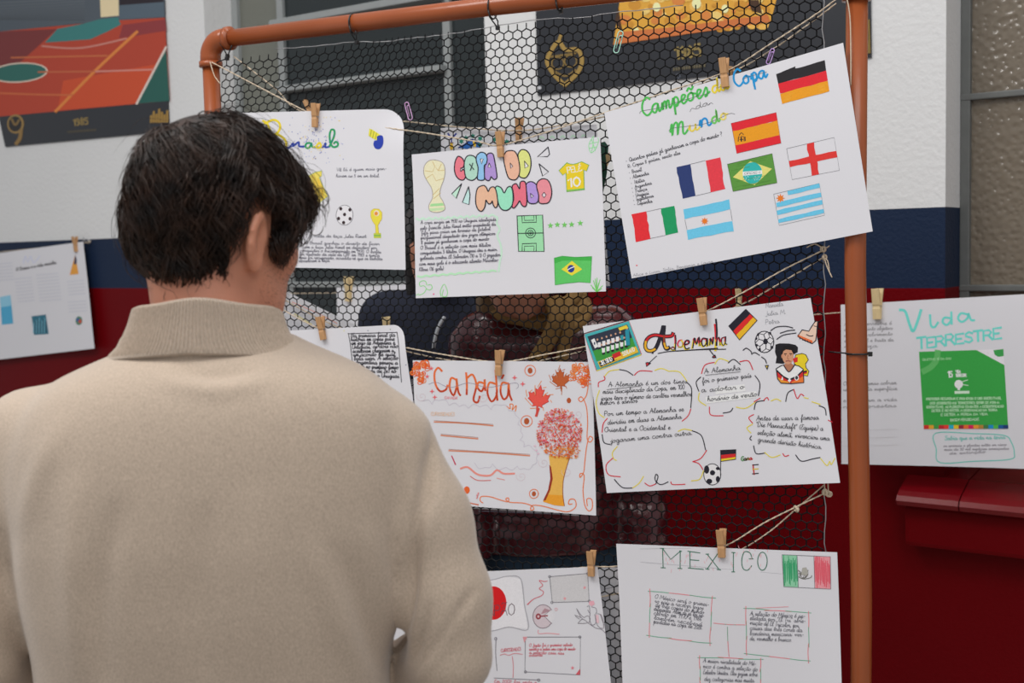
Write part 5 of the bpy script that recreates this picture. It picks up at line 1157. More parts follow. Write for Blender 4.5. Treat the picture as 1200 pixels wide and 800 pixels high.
q_ = [(95, 235), (220, 115), (298, 195), (170, 335)]; I.fill([(86, 236), (218, 106), (306, 194), (170, 344)], K); I.stripes(q_, [K, (214, 40, 40), (240, 178, 40)], [0, .38, .69, 1]); I.build('flag_drawing', 'tilted black, red and gold flag')
I.ell((357, 355), 70, 80, (222, 220, 224)); I.ell((357, 355), 70, 80, K, w=1.1); I.ell((365, 352), 20, 24, K, n=6)
for a in range(0, 360, 60): c1, s1 = math.cos(math.radians(a+20)), math.sin(math.radians(a+20)); I.stroke([(365+20*c1, 352+24*s1), (360+48*c1, 354+54*s1)], 1, K, False); I.stroke([(360+48*c1, 354+54*s1), (357+70*math.cos(math.radians(a+48)), 355+80*math.sin(math.radians(a+48)))], .8, K, False); I.stroke([(360+48*c1, 354+54*s1), (357+70*math.cos(math.radians(a-8)), 355+80*math.sin(math.radians(a-8)))], .8, K, False)
for x, y in ((296, 330), (300, 380), (322, 410), (310, 300), (415, 395), (400, 290)): I.ell((x, y), 9, 12, K, n=6)
for p in ([(405, 270), (450, 243), (520, 238), (570, 250)], [(475, 290), (530, 272), (585, 266)], [(450, 335), (500, 304), (595, 288)], [(197, 418), (222, 402), (255, 425), (262, 448)], [(262, 445), (285, 435), (320, 455)], [(335, 468), (362, 488), (372, 515)]): I.stroke(p, 1.1, K)
I.fill([(358, 530), (390, 528), (378, 568)], K); I.fill([(368, 536), (380, 536), (376, 552)], (220, 190, 60)); I.build('ball_drawing')
BT = [(640, 265), (690, 275), (712, 240), (735, 205), (757, 200), (750, 290), (742, 345), (715, 368), (650, 340), (606, 312)]
I.fill(BT, (238, 196, 176)); I.fill([(606, 300), (650, 318), (718, 346), (716, 368), (650, 340), (606, 318)], (232, 110, 60)); I.stroke(BT, 1.2, K, False, True); I.stroke([(672, 300), (700, 312), (722, 308)], 1.1, K); I.stroke([(728, 235), (748, 240)], .8, K, False)
for k in range(5): I.stroke([(620+k*20, 322+k*8), (624+k*20, 334+k*8)], .9, K, False)
I.build('boot_drawing')
I.fill([(440, 375), (470, 366), (540, 367), (590, 378), (608, 395), (606, 432), (575, 450), (500, 520), (440, 515), (448, 470), (436, 430)], (30, 28, 34)); YEL = [(590, 452), (640, 442), (668, 452), (686, 490), (664, 520), (668, 548), (690, 575), (680, 612), (645, 604), (640, 560), (580, 520)]; I.fill(YEL, (240, 202, 40)); I.stroke(YEL, .9, K, False, True); I.fill([(568, 480), (606, 468), (606, 505), (578, 512)], (210, 44, 40)); I.fill([(645, 575), (676, 568), (676, 580), (648, 588)], K); I.fill([(648, 588), (676, 580), (676, 592), (650, 598)], (210, 44, 40))
SH = [(445, 556), (480, 535), (505, 528), (540, 582), (580, 528), (615, 536), (648, 560), (652, 660), (560, 668), (480, 664), (455, 632)]
I.fill(SH, (228, 228, 232)); I.fill([(446, 572), (500, 618), (545, 640), (545, 668), (480, 664), (455, 632)], (206, 44, 44)); I.fill([(450, 615), (500, 645), (540, 655), (540, 668), (480, 664), (458, 640)], (236, 150, 50)); I.fill([(648, 570), (600, 612), (548, 640), (548, 668), (652, 660)], (206, 44, 44)); I.fill([(650, 610), (600, 640), (560, 655), (560, 668), (652, 660)], (230, 120, 50)); I.fill([(446, 560), (500, 610), (545, 634), (600, 606), (648, 560), (648, 574), (600, 622), (546, 650), (498, 622), (447, 576)], (34, 32, 40)); I.ell((598, 624), 17, 21, (226, 226, 230)); I.ell((598, 624), 11, 14, (60, 60, 66)); I.fill([(480, 640), (492, 612), (498, 640)], (240, 238, 240)); I.fill([(530, 645), (545, 628), (558, 645), (545, 658)], (240, 240, 240)); I.stroke(SH, 1.1, K, False, True)
I.fill([(508, 520), (558, 515), (578, 532), (545, 580), (540, 578), (505, 540)], (176, 118, 90)); I.stroke([(500, 528), (540, 580), (582, 530)], 1.3, (60, 44, 60)); I.ell((533, 462), 42, 62, (206, 150, 118)); I.ell((489, 462), 6, 15, (190, 132, 104), n=10); I.fill([(490, 445), (486, 410), (505, 390), (540, 384), (570, 398), (580, 430), (576, 450), (560, 418), (520, 412), (498, 424)], (26, 22, 24)); I.stroke([(505, 446), (522, 444)], 1.0, (50, 34, 30), False); I.stroke([(545, 443), (564, 444)], 1.0, (50, 34, 30), False); I.ell((514, 455), 5, 3, (40, 28, 26), n=8); I.ell((554, 454), 5, 3, (40, 28, 26), n=8); I.stroke([(534, 455), (530, 480), (540, 484)], .8, (160, 104, 80)); I.stroke([(518, 500), (535, 497), (552, 500)], 1.2, (150, 80, 74))
I.build('player_cutout', 'pasted cut-out of a player on black and gold shapes')
I.zoom(680, 340, 3.2)
RD = (206, 44, 60); YL = (224, 208, 70)
CL = [(RD, [(68, 362), (70, 345), (92, 335), (89, 322)]), (YL, [(92, 322), (110, 303), (145, 297)]), (K, [(147, 297), (175, 303), (198, 318)]), (RD, [(203, 318), (225, 302), (270, 304)]), (YL, [(280, 300), (305, 293), (332, 303)]), (YL, [(332, 303), (372, 306), (400, 340)]), (K, [(400, 345), (418, 370), (415, 440)]), (RD, [(415, 445), (405, 470), (383, 490)]), (YL, [(72, 375), (60, 420), (70, 460), (90, 477)]), (RD, [(102, 480), (87, 500), (83, 532)]), (K, [(83, 540), (90, 570), (112, 577)]), (YL, [(140, 585), (122, 608), (126, 630), (137, 637)]), (RD, [(124, 628), (99, 655), (108, 690), (152, 698)]), (K, [(130, 708), (160, 738), (198, 740)]), (YL, [(198, 740), (222, 722), (238, 697)]), (RD, [(243, 722), (262, 733), (284, 725)]), (K, [(284, 725), (292, 698), (284, 690), (282, 712), (302, 728), (330, 718)]), (RD, [(340, 718), (348, 728), (393, 727)]), (YL, [(368, 528), (390, 520), (418, 525)]), (K, [(420, 526), (455, 545), (470, 598)]), (RD, [(474, 600), (452, 630), (422, 642)]), (RD, [(422, 642), (445, 650), (460, 672)]), (YL, [(462, 676), (448, 708), (417, 714)]),
      (RD, [(455, 312), (468, 280), (503, 270)]), (YL, [(505, 276), (522, 256), (555, 266)]), (K, [(555, 272), (575, 259), (600, 278)]), (RD, [(598, 268), (630, 265), (647, 298)]), (K, [(655, 320), (673, 350), (668, 395)]), (K, [(452, 325), (435, 345), (445, 378)]), (YL, [(447, 385), (445, 412), (472, 432)]), (RD, [(485, 437), (490, 467), (536, 470)]), (K, [(536, 460), (562, 455), (572, 442)]), (YL, [(585, 438), (620, 442), (655, 420)]), (RD, [(652, 418), (674, 405)]),
      (K, [(652, 447), (660, 420), (690, 414)]), (RD, [(688, 412), (700, 402), (706, 412)]), (YL, [(715, 415), (735, 408), (752, 416)]), (K, [(770, 417), (778, 385), (800, 372)]), (RD, [(800, 372), (813, 406), (826, 390), (838, 396)]), (YL, [(838, 402), (855, 406)]), (YL, [(868, 418), (900, 428)]), (K, [(895, 433), (917, 443), (922, 468)]), (RD, [(930, 487), (945, 494)]), (RD, [(650, 466), (632, 478), (646, 498)]), (YL, [(646, 502), (625, 516), (640, 535)]), (K, [(642, 546), (636, 556), (642, 562)]), (K, [(650, 583), (660, 612), (692, 610)]), (YL, [(692, 608), (718, 626), (750, 617)]), (RD, [(760, 612), (768, 622), (782, 618)]), (K, [(808, 617), (830, 640), (870, 632), (900, 626)]), (YL, [(902, 630), (926, 656), (936, 640), (942, 652), (956, 628)])]
for c, p in CL: I.stroke(p, 1.15, c)
I.build('cloud_border')
for q_ in ([(505, 365), (615, 352), (620, 378), (508, 390)], [(470, 400), (660, 378), (664, 402), (474, 424)]): I.fill(q_, (236, 236, 244))
lines(I, [('A Alemanha é um dos times', (105, 362), (402, 348)), ('mais disciplinado da Copa, em 100', (85, 388), (392, 370)), ('jogos teve o número de cartões vermelhos', (78, 413), (418, 396)), ('menor é santos', (75, 430), (216, 420)), ('Por um tempo a Alemanha se', (90, 471), (390, 452)), ('dividiu em duas a Alemanha', (104, 503), (382, 480)), ('Oriental e a Ocidental e', (92, 531), (340, 520)), ('jogaram uma contra outra.', (115, 571), (424, 540)), ('A Alemanha', (465, 312), (602, 298)), ('foi o primeiro país', (458, 347), (642, 326)), ('a adotar o', (455, 382), (616, 368)), ('horário de verão', (478, 416), (664, 396)), ('Antes de usar a famosa', (660, 488), (895, 484)), ('"Die Mannschaft" (Equipe) a', (658, 510), (912, 526)), ('seleção alemã, vivenciou uma', (664, 540), (936, 562)), ('grande divisão histórica.', (666, 566), (908, 594))], 9, .62, (40, 40, 48))
I.stroke([(100, 372), (228, 358)], .5, K, False); I.stroke([(470, 318), (600, 305)], .5, K, False)
I.build('handwriting')
lines(I, [('Manuela', (696, 66), (762, 58)), ('Julia M.', (694, 96), (774, 88)), ('Petra', (694, 128), (748, 122))], 9, .45, (130, 132, 138)); I.build('pencil_names', 'three first names in pencil')
I.ell((495, 690), 32, 40, (222, 220, 222)); I.ell((495, 690), 32, 40, K, w=.9)
for x, y, a, b in ((474, 672, 10, 16), (496, 684, 10, 10), (516, 668, 8, 6), (484, 716, 11, 10), (516, 708, 8, 12)): I.ell((x, y), a, b, K, n=10)
I.stroke([(526, 695), (527, 600)], .9, K, False); q_ = [(526, 600), (584, 597), (583, 633), (528, 641)]; I.stripes(q_, [K, (206, 40, 44), (226, 200, 50)], [0, .42, .78, 1]); I.outline(q_, .9, K); I.build('ball_and_flag_drawing')
I.text('Gana', (604, 640), (646, 634), 8, 1.1, K, cols=[(60, 130, 60), (60, 50, 30), (120, 100, 40), (190, 40, 40)]); I.stroke([(648, 654), (652, 690)], 1.8, (196, 80, 80), False)
for y, c in ((655, K), (671, (214, 190, 60)), (688, K)): I.stroke([(646, y), (668, y-2)], 1.2, c, False)
I.build('small_lettering')

# ---- México
I = Ink(mexico).zoom(750, 640, 5); DG = (52, 112, 88); PK = (222, 120, 130)
for p in ([(0, 92), (420, 125), (830, 160)], [(0, 15), (300, 10)]): I.stroke(p, .35, (170, 170, 176), False)
for p in ([(132, 12), (135, 125)], [(132, 12), (180, 76), (236, 28)], [(236, 28), (235, 128)], [(122, 125), (148, 126)], [(222, 128), (246, 130)], [(118, 12), (140, 12)], [(232, 26), (244, 28)], [(292, 32), (294, 128)], [(280, 28), (352, 38)], [(294, 78), (346, 82)], [(282, 126), (372, 134)], [(394, 45), (466, 136)], [(460, 36), (394, 132)], [(386, 45), (404, 44)], [(384, 130), (406, 134)], [(452, 134), (474, 136)], [(548, 35), (548, 148)], [(538, 34), (558, 36)], [(538, 148), (556, 148)]): I.stroke(p, 1.0, DG, False)
I.stroke([(657, 72), (645, 38), (612, 32), (597, 80), (605, 128), (632, 138), (655, 112)], 1.0, DG); I.stroke([(640, 72), (664, 72)], .9, DG, False); I.ell((718, 86), 28, 53, DG, w=1.0)
for k in range(40):
    x = random.uniform(100, 760); y = random.uniform(8, 140); I.stroke([(x, y), (x+random.uniform(-6, 6), y+random.choice([14, 18, -14]))], .45, (232, 160, 168), False)
I.build('title_lettering')
q_ = [(833, 48), (1115, 60), (1118, 250), (843, 235)]; GR_ = [I.quad_pt(q_, *t) for t in ((0, 0), (.31, 0), (.31, 1), (0, 1))]; RD_ = [I.quad_pt(q_, *t) for t in ((.66, 0), (1, 0), (1, 1), (.66, 1))]
I.fill(GR_, (140, 200, 164)); I.crayon(GR_, (60, 158, 108), 26, 1.0); I.fill(RD_, (232, 150, 158)); I.crayon(RD_, (220, 96, 110), 26, 1.0)
for c in (q_, GR_, RD_): I.outline(c, .6, (110, 110, 116))
for k in range(16): a = k*.5; I.stroke([(960+26*math.cos(a), 160+22*math.sin(a*.8)), (965+20*math.cos(a+.9), 158+30*math.sin(a+.6))], .5, (96, 92, 84), False)
I.fill([(945, 165), (952, 125), (975, 122), (985, 150), (980, 170)], (170, 168, 160)); I.stroke([(930, 178), (960, 190), (1000, 182), (1006, 170)], .8, (110, 110, 104)); I.stroke([(928, 140), (940, 150), (930, 160)], .8, (100, 98, 90)); I.build('flag_drawing')
def mixbox(q_):
    for a in range(4):
        p, r = np.array(q_[a]), np.array(q_[(a+1) % 4])
        for k in range(3):
            t0, t1 = k/3-.03, (k+1)/3+.05; I.stroke([tuple(p+(r-p)*t0+np.array([0, random.uniform(-4, 4)])), tuple(p+(r-p)*(t0+t1)/2+random.uniform(-3, 3)), tuple(p+(r-p)*t1+np.array([random.uniform(-4, 4), 0]))], .75, (226, 110, 120) if (k+a) % 2 else (92, 170, 134))
for q_ in ([(58, 262), (425, 300), (410, 568), (55, 522)], [(620, 362), (988, 388), (988, 668), (625, 628)], [(350, 648), (708, 660), (705, 850), (355, 840)]): mixbox(q_)
I.stroke([(432, 448), (520, 456), (615, 458)], .7, (226, 120, 130)); I.stroke([(500, 455), (560, 458)], .7, (110, 180, 150)); I.stroke([(513, 470), (515, 560)], .7, (110, 160, 130), False); I.stroke([(515, 555), (522, 645)], .7, (222, 110, 120), False); I.stroke([(680, 360), (870, 352)], .6, (232, 140, 150), False)
I.build('box_border')
lines(I, [('O México será o primei-', (85, 305), (406, 352)), ('ro país a receber jogos', (85, 330), (372, 372)), ('de três copas do mundo', (88, 353), (376, 396)), ('diferentes. Além de já ter re-', (80, 376), (376, 416)), ('cebido em 1970 e 1986', (80, 400), (362, 436)), ('também receberá', (80, 426), (366, 468)), ('partidas na copa de 2026.', (78, 450), (368, 486)),
          ('A seleção do México é ap-', (645, 402), (970, 418)), ('elidada por "El Tri" abre-', (645, 428), (972, 446)), ('viação de El Tricolor, por', (645, 456), (932, 474)), ('causa das três cores da', (645, 486), (952, 500)), ('bandeira mexicana: ver-', (645, 518), (962, 526)), ('de, vermelho e branco.', (645, 548), (892, 556)),
          ('A maior rivalidade do Mé-', (370, 678), (682, 696)), ('xico é contra a seleção do', (370, 710), (690, 730)), ('Estados Unidos. Eles jogam sobre', (370, 745), (690, 760)), ('dez categorias mas muita', (378, 785), (670, 795))], 13, .5, (70, 70, 84))
I.build('handwriting')

# ---- Japão
I = Ink(japao).zoom(560, 660, 5.71); PN = (150, 146, 152); CR = (214, 120, 130)
I.fill([(-20, 130), (45, 118), (120, 105), (200, 86), (285, 106), (310, 280), (335, 440), (210, 425), (100, 450), (-20, 450)], (226, 224, 230)); I.stroke([(-20, 130), (45, 118), (120, 105), (200, 86), (285, 106), (310, 280), (335, 440), (210, 425), (100, 450), (-20, 450)], 1.1, (170, 168, 174)); I.ell((104, 265), 86, 112, (212, 24, 30), n=40)
I.text('JAPÃO', (22, 352), (250, 346), 36, .9, (92, 70, 80), 'block', slant=.05); I.build('flag_drawing')
q_ = [(478, 90), (733, 68), (744, 253), (496, 262)]; I.fill(q_, (204, 202, 204)); I.outline(q_, .8, (120, 118, 126)); I.star((580, 236), 13, (226, 150, 156), 5); I.star((713, 163), 13, (226, 150, 156), 5)
for x, y in ((478, 90), (733, 70), (494, 262), (744, 252)): I.ell((x, y), 8, 8, (120, 118, 126), w=.7, n=8)
q_ = [(318, 492), (688, 490), (690, 740), (318, 722)]; I.outline(q_, .8, (120, 118, 126)); I.fill([(300, 490), (332, 490), (312, 530)], (214, 150, 156)); I.fill([(690, 740), (660, 738), (688, 700)], (206, 90, 100))
for x, y in ((684, 490), (322, 722)): I.ell((x, y), 8, 8, (120, 118, 126), w=.7, n=8)
I.star((638, 694), 14, (222, 130, 140), 5)
q_ = [(110, 764), (415, 775), (420, 930), (108, 930)]; I.stroke(q_[:2], .7, (120, 118, 126), False); I.ell((412, 776), 9, 9, (120, 118, 126), w=.7, n=8); I.stroke([(122, 495), (120, 600), (130, 715)], .8, (130, 126, 134)); I.ell((120, 503), 9, 10, (130, 126, 134), w=.6, n=8)
I.build('box_border')
lines(I, [('O Japão foi o primeiro estado', (345, 556), (636, 550)), ('asiático a sediar uma copa do mundo', (345, 580), (656, 577)), ('a seleção caiu nas', (345, 602), (580, 606)), ('oitavas', (345, 620), (436, 618)), ('CURIOSIDADES', (155, 592), (290, 580)), ('Em 2002 foi sede e', (110, 795), (400, 800))], 11, .6, (208, 104, 116))
I.stroke([(150, 612), (180, 604), (210, 612), (250, 600), (300, 606)], .7, CR); I.stroke([(232, 620), (240, 690), (238, 760)], .7, CR); I.build('handwriting')
for d_ in (0, 5): I.stroke([(328+d_, 276), (370, 240), (425, 216), (436, 190), (408, 170), (432, 148), (408, 116), (440, 122), (462, 120)], .9, (206, 100, 112))
I.ell((435, 355), 68, 78, (206, 192, 198)); I.ell((435, 355), 68, 78, (140, 126, 134), w=.9); I.fill([(440, 352), (490, 310), (520, 350), (492, 402)], (218, 216, 220)); I.stroke([(486, 312), (440, 350), (494, 402)], .8, (140, 126, 134), False); I.ell((404, 355), 18, 20, (150, 60, 70)); I.stroke([(405, 355), (465, 350)], 1.6, (150, 70, 80), False); I.ell((404, 355), 8, 9, (210, 180, 184), n=10); I.fill([(420, 340), (445, 300), (488, 316), (452, 330)], (176, 140, 148)); I.ell((522, 308), 9, 9, (222, 160, 166), w=.6, n=8)
I.stroke([(405, 445), (408, 468), (470, 466), (545, 472)], .8, (226, 150, 156))
for p in ([(660, 302), (690, 345), (712, 362)], [(660, 302), (672, 330), (690, 360)], [(648, 345), (690, 362), (705, 375)], [(652, 352), (680, 372)], [(670, 400), (700, 372), (735, 395), (700, 400), (670, 400)], [(712, 362), (735, 350), (752, 370), (740, 400)], [(730, 290), (745, 285), (748, 330), (735, 310)], [(752, 330), (748, 372), (765, 410), (790, 395), (782, 340)], [(790, 330), (800, 410), (842, 430), (830, 350), (800, 335)], [(742, 400), (790, 430), (830, 440), (862, 470)], [(820, 340), (845, 410)], [(760, 290), (790, 300), (795, 330)]): I.stroke(p, .6, (120, 112, 122))
I.fill([(745, 252), (775, 250), (782, 272), (762, 286), (742, 274)], (228, 170, 182)); I.fill([(790, 340), (808, 345), (812, 400), (795, 395)], (226, 190, 198)); I.build('sketch_drawing')

# ---- Canadá
I = Ink(canada).zoom(470, 400, 3.808); OR = (222, 96, 44); OR2 = (236, 132, 70); BR = (176, 84, 44)
CAN = [[(183, 132), (166, 117), (150, 142), (155, 190), (175, 221), (200, 215), (208, 195)], [(247, 172), (224, 163), (217, 205), (234, 240), (248, 200), (247, 165), (255, 222), (264, 240)], [(290, 140), (293, 190), (292, 236)], [(292, 165), (318, 148), (335, 195), (322, 258), (340, 272), (350, 245)], [(372, 188), (346, 182), (340, 205), (358, 222), (372, 190), (371, 170), (374, 218)], [(420, 190), (392, 185), (384, 230), (402, 268), (424, 240), (424, 190), (420, 130)], [(424, 230), (428, 262)], [(478, 190), (450, 185), (442, 225), (456, 258), (474, 240), (478, 185), (482, 235), (492, 262)], [(448, 165), (456, 150)]]
for p in CAN: I.stroke(p, 2.3, (226, 110, 56)); P_ = catmull(p, 4); I.stroke([tuple(c) for c in P_ if c[1] > 205][:40] or [tuple(P_[-2]), tuple(P_[-1])], 2.0, (186, 62, 32), False)
I.build('title_lettering')
for cx_, cy_, n, sx_, sy_ in ((88, 120, 26, 34, 36), (92, 165, 7, 14, 16), (800, 140, 34, 46, 44), (830, 175, 8, 20, 22)):
    for k in range(n):
        a, b_ = cx_+random.uniform(-1, 1)*sx_, cy_+random.uniform(-1, 1)*sy_*.9; R_ = random.uniform(7, 13); a0 = random.uniform(0, 6)
        I.stroke([(a+R_*math.cos(a0+t), b_+R_*.85*math.sin(a0+t)+t*1.4) for t in np.linspace(0, 6.5, 10)], .95, random.choice([(232, 106, 42), (222, 88, 34), (240, 128, 60)]))
I.build('scribble_drawing')
LEAF = [(0, 1), (.06, .55), (.36, .62), (.30, .45), (.72, .12), (.62, .02), (.74, -.30), (.50, -.25), (.42, -.36), (.22, -.12), (.30, -.62), (.14, -.55), (0, -.9)]
def leaf(c, r, ang, col, out, edge):
    ca, sa = math.cos(ang), math.sin(ang); pts = LEAF+[(-x, y) for x, y in LEAF[::-1][1:-1]]
    P_ = [(c[0]+r*(x*ca-y*sa), c[1]+r*(x*sa+y*ca)) for x, y in pts]
    I.fill(P_, col); I.stroke(P_, .8, edge, False, True)
    for k in range(0, 24, 2): a, b_ = P_[k % len(P_)], P_[(k+1) % len(P_)]; f_ = 1.28; I.stroke([(c[0]+(a[0]-c[0])*f_, c[1]+(a[1]-c[1])*f_), (c[0]+(b_[0]-c[0])*f_*1.02, c[1]+(b_[1]-c[1])*f_*1.02)], .8, out, False)
leaf((613, 252), 66, .16, (228, 84, 74), (232, 140, 76), (190, 44, 40)); leaf((712, 168), 54, -.05, (186, 92, 48), (196, 120, 80), (160, 72, 34)); I.stroke([(612, 300), (602, 332)], 3, (206, 70, 60), False)
I.build('maple_leaf_drawing')
for x, y, r, rg_ in ((575, 130, 12, 24), (749, 263, 11, 0), (559, 356, 13, 25), (297, 661, 15, 0), (597, 677, 10, 20)):
    I.ell((x, y), r*.9, r*1.1, BR if r < 15 else (226, 100, 44))
    if rg_: I.ell((x, y), rg_, rg_, (226, 120, 70), w=.9)
I.build('dot_drawing')
TRK = [(660, 508), (755, 514), (740, 570), (728, 620), (725, 680), (733, 732), (690, 728), (638, 712), (662, 660), (672, 610), (668, 560)]
I.fill(TRK, (226, 176, 84)); I.fill([(655, 680), (726, 684), (733, 732), (690, 728), (638, 712)], (236, 154, 44)); I.fill([(663, 548), (672, 560), (680, 610), (670, 660), (650, 706), (638, 708), (660, 660), (669, 610)], (150, 52, 32)); I.stroke([(755, 514), (738, 570), (727, 620), (726, 680), (734, 730)], .8, (150, 70, 40))
for k in range(950):
    a = random.uniform(0, 6.283); r_ = math.sqrt(random.random())*1.04; x, y = 708+98*r_*math.cos(a), 408+106*r_*math.sin(a)
    if random.random() < .06: x, y = 770+random.uniform(-30, 30), 490+random.uniform(-15, 30)
    t = random.uniform(0, 3.1); L_ = random.uniform(2, 4.5); I.stroke([(x-L_*math.cos(t), y-L_*math.sin(t)), (x+L_*math.cos(t), y+L_*math.sin(t))], random.uniform(.6, 1.1), random.choice([(222, 92, 44), (206, 62, 70), (232, 110, 128), (226, 124, 60), (190, 70, 44), (236, 140, 150)] if y < 470 else [(226, 124, 50), (236, 150, 60), (206, 84, 44)]), False)
I.build('tree_drawing')
I.stroke([(836, 195), (828, 240), (805, 268), (792, 256), (808, 248), (828, 290), (834, 360), (832, 430), (845, 448), (858, 432), (842, 424), (830, 470), (822, 540), (818, 580), (802, 605), (802, 588), (820, 596), (816, 660), (824, 725), (842, 752), (858, 740), (855, 702), (834, 700), (836, 730)], 1.15, (228, 124, 76))
I.stroke([(370, 718), (358, 708), (362, 690), (400, 690), (450, 705), (482, 712), (484, 696), (472, 700), (490, 714), (550, 718), (588, 730), (598, 745), (584, 748), (592, 728), (640, 732), (700, 748), (750, 756), (784, 735), (780, 704), (758, 702), (752, 722), (768, 722)], 1.15, (228, 124, 76))
I.stroke([(470, 290), (485, 300), (484, 280), (498, 284), (494, 306), (512, 286), (508, 312)], 1.1, (228, 124, 60)); I.build('vine_drawing')
for p, c, w_ in (([(150, 358), (280, 364), (410, 376)], (214, 128, 90), 1.4), ([(180, 418), (343, 434)], (214, 128, 90), 1.4), ([(215, 486), (380, 495), (575, 509)], (214, 128, 90), 1.4), ([(268, 566), (300, 560), (345, 592), (400, 596), (430, 573), (460, 588), (508, 588)], (238, 142, 130), 2.2), ([(312, 600), (345, 618), (403, 618)], (206, 84, 80), .9), ([(430, 608), (465, 616)], (226, 130, 120), .8), ([(300, 716), (350, 726)], (206, 110, 80), 1.4), ([(228, 510), (245, 548)], (196, 60, 90), 1.4)): I.stroke(p, w_, c)
for p in ([(150, 352), (410, 370)], [(180, 412), (343, 428)], [(215, 480), (575, 503)]): I.stroke(p, .4, (150, 90, 70), False)
SC = [(100, 265), (140, 280), (170, 262), (215, 285), (260, 290), (300, 298), (350, 292), (400, 305), (440, 285), (480, 310), (510, 330), (520, 370), (532, 400), (530, 440), (548, 470), (590, 480), (605, 520), (590, 550), (550, 565), (520, 555), (470, 560), (410, 545), (380, 560), (330, 540)]
for a, b_ in zip(SC[:-1], SC[1:]): m_ = ((a[0]+b_[0])/2+(b_[1]-a[1])*.3, (a[1]+b_[1])/2-(b_[0]-a[0])*.3); I.stroke([a, m_, b_], .45, (190, 182, 196))
for x, y in ((540, 600), (790, 325), (638, 540), (742, 580), (95, 245), (367, 250)): I.stroke([(x+t*3.2*math.cos(t*1.3), y+t*3.2*math.sin(t*1.3)) for t in np.linspace(.5, 7.5, 22)], .4, (206, 186, 192))
I.stroke([(125, 190), (160, 182), (220, 205), (300, 185), (380, 205), (450, 195), (510, 185), (522, 200), (512, 212)], .45, (140, 130, 150))
for x, y in ((136, 120), (118, 156), (152, 248), (140, 222), (505, 162), (541, 190)): I.star((x, y), 13 if x > 500 else 12, (226, 104, 110), 4 if x > 136 else 5, .35)
for x, y in ((598, 466), (614, 500), (604, 485)): I.star((x, y), 9, (226, 190, 206), 4, .3)
I.text('CURIOSIDADES', (135, 330), (240, 332), 8, .5, (240, 190, 160), 'block'); I.text('Canadá', (195, 255), (252, 258), 6, .5, (226, 130, 140), 'block'); I.text('notas', (345, 700), (352, 672), 5, .4, (226, 120, 120)); I.build('ornament_lines')

# ---- Brasil
I = Ink(brasil).zoom(310, 120, 4); YE = (236, 206, 50); BL = (46, 70, 160); GN = (40, 150, 96)
I.stroke([(-6, 86), (14, 100), (26, 130), (40, 170), (52, 205)], 2.6, YE); I.stroke([(2, 100), (40, 82), (66, 92), (74, 118), (58, 145), (32, 156), (66, 152), (98, 178), (100, 205), (82, 224), (74, 232)], 2.6, YE)
I.stroke([(106, 216), (122, 206), (134, 190), (132, 205), (142, 198), (160, 186), (162, 205), (184, 206)], 2.3, BL); I.stroke([(212, 190), (196, 192), (192, 208), (206, 214), (218, 196), (218, 188), (224, 208), (238, 208)], 2.3, GN); I.stroke([(240, 208), (256, 188), (264, 204), (256, 213), (242, 210), (270, 210)], 2.3, YE); I.stroke([(272, 210), (286, 190), (284, 210), (304, 206)], 2.2, BL); I.ell((287, 178), 3, 3, BL, n=8); I.stroke([(304, 206), (324, 160), (326, 132), (312, 128), (304, 152), (308, 190), (320, 208), (338, 206), (344, 194), (334, 184), (324, 192)], 2.3, GN)
I.build('title_lettering')
for k in range(150):
    x = 235+random.gauss(0, 75); y = 175+random.gauss(0, 52)
    if 20 < x < 395 and 65 < y < 285: I.ell((x, y), 2.1, 2.1, random.choice([(80, 92, 180), (60, 72, 168), (226, 200, 90), (150, 160, 206)]), n=6)
I.build('confetti_dots')
I.fill([(490, 122), (506, 128), (541, 152), (527, 178), (505, 168), (486, 155)], (222, 214, 70)); I.fill([(527, 158), (548, 154), (556, 172), (554, 200), (540, 218), (520, 216), (510, 198), (514, 180), (526, 176)], (40, 62, 164), True)
for k in range(3): I.stroke([(500+k*12, 128+k*8), (494+k*12, 160+k*6)], .9, (160, 160, 60), False)
I.build('mascot_free_whistle') if False else I.build('whistle_drawing')
SHI = [(175, 360), (214, 340), (240, 326), (268, 321), (268, 345), (256, 352), (298, 440), (236, 488), (206, 425), (196, 388), (184, 396)]
I.fill(SHI, (236, 208, 96)); I.crayon([(210, 345), (250, 335), (290, 440), (240, 480)], (226, 190, 70), 12, 1.2); I.stroke(SHI, .7, (150, 176, 110), False, True); I.build('shirt_drawing')
I.ell((378, 528), 40, 47, (222, 220, 224)); I.ell((378, 528), 40, 47, (110, 108, 116), w=.6)
for x, y in ((378, 525), (360, 498), (403, 503), (350, 544), (404, 545), (374, 563)): I.ell((x, y), 8, 9, (56, 40, 44), n=6)
I.build('ball_drawing')
TR = [(502, 510), (512, 500), (520, 498), (540, 500), (554, 515), (554, 545), (545, 560), (536, 575), (540, 612), (526, 612), (524, 575), (510, 556), (502, 535)]
I.fill(TR, (232, 214, 70)); I.ell((529, 519), 13, 14, (232, 216, 190)); I.ell((527, 521), 8, 9, (226, 140, 60)); I.fill([(516, 612), (550, 612), (551, 635), (517, 635)], (190, 200, 70)); I.fill([(516, 620), (550, 620), (550, 627), (517, 627)], (130, 180, 80)); I.stroke(TR, .5, (200, 170, 60), False, True); I.build('trophy_drawing')
